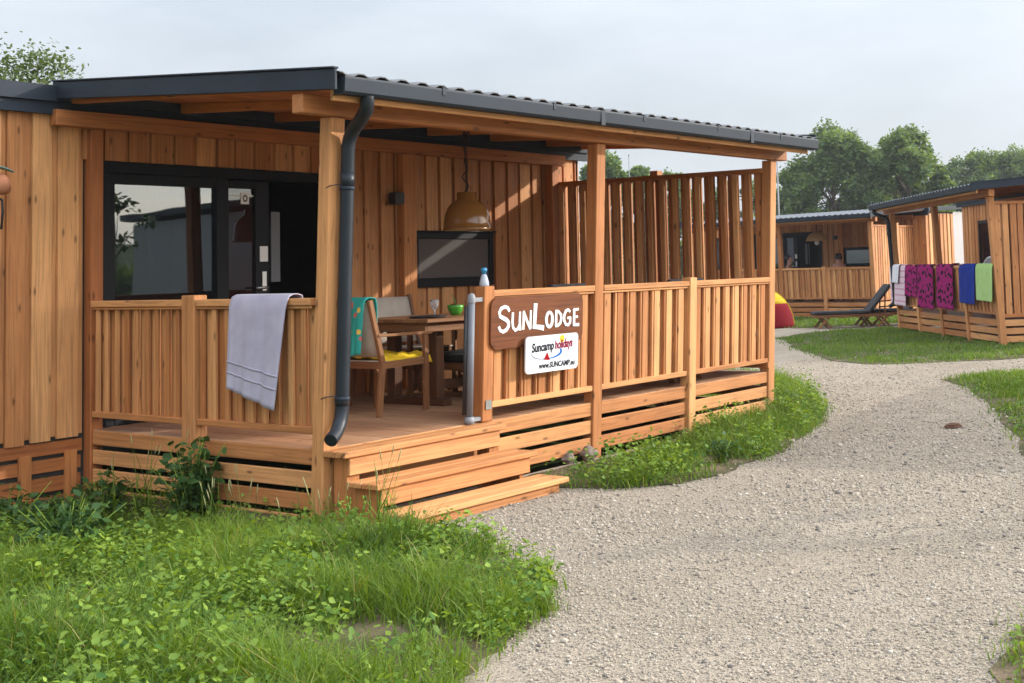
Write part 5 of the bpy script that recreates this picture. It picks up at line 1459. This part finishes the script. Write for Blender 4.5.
# --- pebbles ------------------------------------------------------------------
def pebbles():
    ico = bmesh.new(); bmesh.ops.create_icosphere(ico, subdivisions=1, radius=1); ico.verts.ensure_lookup_table()
    bv_ = np.array([v.co[:] for v in ico.verts]); bf = np.array([[v.index for v in f.verts] for f in ico.faces]); ico.free()
    poly = [(-2.6, -4.4), (-1.5, -6.2), (8, -6), (16, -3), (17, 3), (9, 3), (6.5, .4), (4.2, -.8), (2.4, -1.1), (1.5, -.4), (0, -.65), (-.3, -1.6), (-1.3, -2.5)]
    P = sample(poly, 5200); P = P[seen(P, 30)]
    d = np.hypot(P[:, 0] - CAM.x, P[:, 1] - CAM.y)
    wv = vnoise(P[:, 0] * .9 + P[:, 1] * .4 + 40, P[:, 1] * 1.3 + 11)
    P = P[nrg.random(len(P)) < np.clip((.35 + 1.1 * wv) * (6.6 / d) ** 2.4, .01, 1)]
    for L in (L1, L2, L4, L5): 
        keep = ~(inpoly(P, L) & (edge_dist(P, L) > .10)); P = P[keep]
    n = len(P); d = np.hypot(P[:, 0] - CAM.x, P[:, 1] - CAM.y)
    s = np.clip(nrg.lognormal(math.log(.0041), .42, n), .0018, .014) * np.clip(d / 7, .9, 1.5)
    big = nrg.random(n) < .012; s[big] *= 1.7
    sc = np.column_stack([s * nrg.uniform(.8, 1.4, n), s * nrg.uniform(.7, 1.1, n), s * nrg.uniform(.5, .85, n)])
    V = bv_[None] * sc[:, None, :] * nrg.uniform(.78, 1.22, (n, 12, 1))
    a = nrg.uniform(0, 6.28, n); c, s_ = np.cos(a)[:, None], np.sin(a)[:, None]
    x = V[..., 0] * c - V[..., 1] * s_; y = V[..., 0] * s_ + V[..., 1] * c
    V = np.stack([x + P[:, 0:1], y + P[:, 1:2], V[..., 2] + (s * .25)[:, None] - .006], -1)
    F = (bf[None] + (np.arange(n) * 12)[:, None, None]).reshape(-1, 3)
    tn_ = np.clip(nrg.normal(.5, .25, n), 0, 1)
    o = mesh_from_np('gravel_stones', V.reshape(-1, 3), F, np.repeat(tn_, len(bf)), M['pebble']); tag(o, kind='stuff')
    return n
print('pebbles', pebbles())

# --- trees -----------------------------------------------------------------
def tree(name, label, loc, H, crown_r, crown_lo, nclump, nleaf, ls, mat, seed, group=None, trunk_r=.18, squash=1.0, spread=.085, clip=None):
    rr_ = random.Random(seed); ng = np.random.default_rng(seed)
    t = thing(name, label, 'tree', loc, 0, group)
    nclump = int(nclump * (4.5 if group == 'background trees' else 1)); mb = MB(); ch_ = H - crown_lo; cz = crown_lo + ch_ * .52
    # trunk and limbs
    lean_ = (rr_.gauss(0, .03), rr_.gauss(0, .03))
    tp_ = [(lean_[0] * z, lean_[1] * z, z) for z in (0, H * .2, H * .45, H * .7, H * .9)]
    mb.tube(tp_, [trunk_r, trunk_r * .8, trunk_r * .55, trunk_r * .3, trunk_r * .08], 8)
    cl = []
    nb = max(7, min(34, int(nclump / 9)))
    subs = []
    for i in range(nb):   # main lobes: uneven boughs of the crown
        th = rr_.uniform(0, 6.28); v = rr_.uniform(-1.0, 1); rad = crown_r * math.sqrt(max(.08, 1 - max(v, -.25 * v) ** 2.2)) * rr_.uniform(.45, .95)
        c = Vector((math.cos(th) * rad, math.sin(th) * rad, cz + v * ch_ * .46)); subs.append((c, crown_r * rr_.uniform(.26, .48)))
        zb = min(c.z * .75, H * .8) ; b0 = Vector((lean_[0] * zb, lean_[1] * zb, max(crown_lo * .7, zb)))
        md = b0.lerp(c, .5) + Vector((0, 0, .06 * H * rr_.random()))
        mb.tube([b0, md, c], [trunk_r * .35, trunk_r * .2, trunk_r * .05], 5)
    add('trunk', mb, M['bark'], t)
    for k in range(nclump):
        c, r_ = subs[k % nb]; d = Vector((rr_.gauss(0, 1), rr_.gauss(0, 1), rr_.gauss(0, .8))).normalized() * r_ * rr_.uniform(.35, 1.05)
        cl.append(c + d)
    cl = np.array([c[:] for c in cl])
    C = np.repeat(cl, nleaf, 0); sp = crown_r * spread
    C = C + ng.normal(0, 1, C.shape) * np.array([sp, sp, sp * .75])
    V, F = leaves_np(C, -.1, ng.uniform(.65, 1.3, len(C)) * ls, .6, .7)
    tn_ = np.clip(np.repeat(ng.normal(.45, .2, len(cl)), nleaf) + ng.normal(0, .12, len(C)), 0, 1)
    mesh_from_np('crown', V, F, np.tile(tn_, 4), mat, t)
    return t
def tree_at(u, vtop, D, wpx, lo, label, seed, mat='treeleaf_far', nclump=150, nleaf=46, ls=.27, name='broadleaf_tree', group='background trees', tr_=.2, **kw):
    b = at_depth(u, 262, D); top = at_depth(u, vtop, D)
    r_ = wpx / 2 * D / f_px
    return tree(name, label, (b.x, b.y, -.2), top.z + .2, r_, lo, nclump, nleaf, ls, M[mat], seed, group, tr_, **kw)
tree_at(836, 130, 82, 84, 1.0, 'tallest round broadleaf tree behind the distant lodge roof', 101, nclump=210)
tree_at(797, 168, 84, 44, .8, 'narrow tree beside the grey pole at the roof corner', 102, nclump=90)
tree_at(872, 146, 86, 66, 1.0, 'tree filling the gap between the two tallest crowns', 103, nclump=150)
tree_at(908, 133, 80, 78, 1.0, 'wide broadleaf tree left of the dip in the tree line', 104, nclump=200)
tree_at(938, 170, 82, 36, .8, 'low tree in the dip of the tree line', 105, nclump=80)
tree_at(978, 150, 104, 62, 1.0, 'paler distant tree just right of the dip in the tree line', 106, nclump=140)
tree_at(1014, 149, 106, 62, 1.0, 'pale distant tree at the right edge of the photo', 107, nclump=140)
tree_at(612, 157, 78, 46, .8, 'dark rounded tree seen over the privacy screen left of the antenna', 109, nclump=110)
tree_at(641, 163, 80, 28, .8, 'small pointed tree seen over the privacy screen right of the antenna', 110, nclump=70)
tree_at(594, 165, 80, 30, .8, 'tree partly behind the middle front post', 111, nclump=70)
tree_at(674, 173, 90, 44, .8, 'low distant tree just topping the privacy screen', 112, nclump=80)
tree_at(718, 190, 90, 60, .8, 'low distant tree seen through the privacy screen slats', 113, nclump=80)
tree_at(765, 185, 90, 50, .8, 'low distant tree behind the far corner post', 114, nclump=80)
# young tree showing above the house roof at the left
tree_at(30, 58, 21, 146, 2.6, 'young loose leaved tree rising behind the house roof at the left', 120, 'birchleaf', nclump=620, nleaf=24, ls=.085, name='young_tree', group=None, tr_=.06, spread=.13)
# opposite side of the site, seen mirrored in the window
tree('young_tree', 'slim young tree mirrored in the big window', (7.0, -7.9, 0), 2.9, .55, 1.7, 26, 9, .13, M['treeleaf'], 130, None, .035)
def woods(name, a, b, n, h, seed, mat):
    ng = np.random.default_rng(seed); s = ng.random(n); C = np.outer(1 - s, a) + np.outer(s, b)
    w = vnoise(s * 23, s * 0 + 3); C = C + ng.normal(0, 1.6, C.shape); z = ng.random(n) ** .8 * h * (.55 + .6 * w)
    V, F = leaves_np(np.column_stack([C, z]), 0, ng.uniform(.5, 1.1, n), .6, .8)
    o = mesh_from_np(name, V, F, np.tile(np.clip(ng.normal(.45, .2, n), 0, 1), 4), M[mat]); tag(o, kind='stuff'); return o
woods('woodland', (-30, -62), (75, -48), 16000, 3.2, 5, 'treeleaf_far')
woods('woodland', (62, -30), (85, 60), 14000, 5.0, 6, 'treeleaf_far')
# hills far behind the camera
V = []; F = []
nx = 60
for i in range(nx + 1):
    x = -700 + 1500 * i / nx
    h = 14 + 14 * float(vnoise(np.array([i * .23]), np.array([2.0]))[0]) + 3 * math.sin(i * .8)
    V += [(x, -620, -1), (x, -760, h), (x, -980, h * 1.1), (x, -1200, -1)]
for i in range(nx):
    for k in range(3): F.append((i * 4 + k, (i + 1) * 4 + k, (i + 1) * 4 + k + 1, i * 4 + k + 1))
me = bpy.data.meshes.new('hills'); me.from_pydata(V, [], F); me.materials.append(M['meadow'])
o = bpy.data.objects.new('hills', me); COL.objects.link(o); tag(o, kind='structure')

# thin summer haze over the site
mb = MB(); mb.box(-70, 140, -90, 110, -1.3, 22); hz = add('haze', mb, None); tag(hz, kind='stuff')
hm = bpy.data.materials.new('haze'); hm.use_nodes = True; hnt = hm.node_tree; hnt.nodes.remove(hnt.nodes['Principled BSDF'])
pv = hnt.nodes.new('ShaderNodeVolumePrincipled'); pv.inputs['Color'].default_value = (.90, .93, 1, 1); pv.inputs['Density'].default_value = .00045; pv.inputs['Anisotropy'].default_value = .2
hnt.links.new(pv.outputs[0], hnt.nodes['Material Output'].inputs['Volume']); hz.data.materials.clear(); hz.data.materials.append(hm)

# ------------------------------------------------------------------ light
sv = Vector((1.2, -1.0, .52)).normalized()
elev = math.asin(sv.z); az = math.atan2(sv.x, sv.y)   # clockwise from +Y
w = bpy.data.worlds.new('World'); scene.world = w; w.use_nodes = True
nt = w.node_tree; L = nt.links; bg = nt.nodes['Background']
sky = N(nt, 'ShaderNodeTexSky', sky_type='NISHITA'); sky.sun_disc = False; sky.sun_elevation = elev; sky.sun_rotation = az
sky.air_density = 1.0; sky.dust_density = 2.5; sky.ozone_density = 1.0; sky.altitude = 100
tc = N(nt, 'ShaderNodeTexCoord'); mp = N(nt, 'ShaderNodeMapping'); mp.inputs['Scale'].default_value = (1, 1, 3.2); L.new(tc.outputs['Generated'], mp.inputs['Vector'])
cn = N(nt, 'ShaderNodeTexNoise'); cn.inputs['Scale'].default_value = 2.2; cn.inputs['Detail'].default_value = 7; cn.inputs['Roughness'].default_value = .55; L.new(mp.outputs['Vector'], cn.inputs['Vector'])
cr = ramp(nt, [(.32, .55), (.68, 1.0)]); L.new(cn.outputs['Fac'], cr.inputs['Fac'])
mx = N(nt, 'ShaderNodeMix', data_type='RGBA'); L.new(cr.outputs['Color'], mx.inputs['Factor'])
L.new(sky.outputs['Color'], mx.inputs['A']); mx.inputs['B'].default_value = (6.45, 6.9, 7.5, 1)   # thin high haze cloud
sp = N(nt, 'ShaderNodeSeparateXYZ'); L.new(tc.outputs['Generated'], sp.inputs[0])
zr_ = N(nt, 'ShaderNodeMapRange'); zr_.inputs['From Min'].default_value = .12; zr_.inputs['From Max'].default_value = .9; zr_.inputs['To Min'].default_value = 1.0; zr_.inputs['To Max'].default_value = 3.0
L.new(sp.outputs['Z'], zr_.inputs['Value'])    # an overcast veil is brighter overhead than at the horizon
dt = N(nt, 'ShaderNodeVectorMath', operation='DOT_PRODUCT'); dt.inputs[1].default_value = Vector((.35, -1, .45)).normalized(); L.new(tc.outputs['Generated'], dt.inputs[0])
dr_ = N(nt, 'ShaderNodeMapRange'); dr_.inputs['From Min'].default_value = .18; dr_.inputs['To Min'].default_value = 0; dr_.inputs['To Max'].default_value = 2.2; L.new(dt.outputs['Value'], dr_.inputs['Value'])   # added bright sky lobe behind the camera, fills the shaded terrace walls
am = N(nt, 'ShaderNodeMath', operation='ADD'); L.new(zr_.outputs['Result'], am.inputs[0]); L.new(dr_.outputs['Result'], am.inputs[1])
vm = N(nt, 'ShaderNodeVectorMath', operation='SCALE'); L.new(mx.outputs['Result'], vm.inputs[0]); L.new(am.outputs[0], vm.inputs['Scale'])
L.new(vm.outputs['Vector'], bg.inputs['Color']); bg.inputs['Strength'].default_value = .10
sd = bpy.data.lights.new('sun', 'SUN'); so = bpy.data.objects.new('sun', sd); COL.objects.link(so)
sd.energy = 3.3; sd.angle = R(.6); sd.color = (1.0, .94, .85)
so.rotation_euler = sv.to_track_quat('Z', 'Y').to_euler()
so.location = (10, -10, 12)
scene.view_settings.view_transform = 'Standard'; scene.view_settings.look = 'None'; scene.view_settings.exposure = 0.34; scene.view_settings.gamma = 1
scene.cycles.max_bounces = 8; scene.cycles.transparent_max_bounces = 8
scene.cycles.use_denoising = True
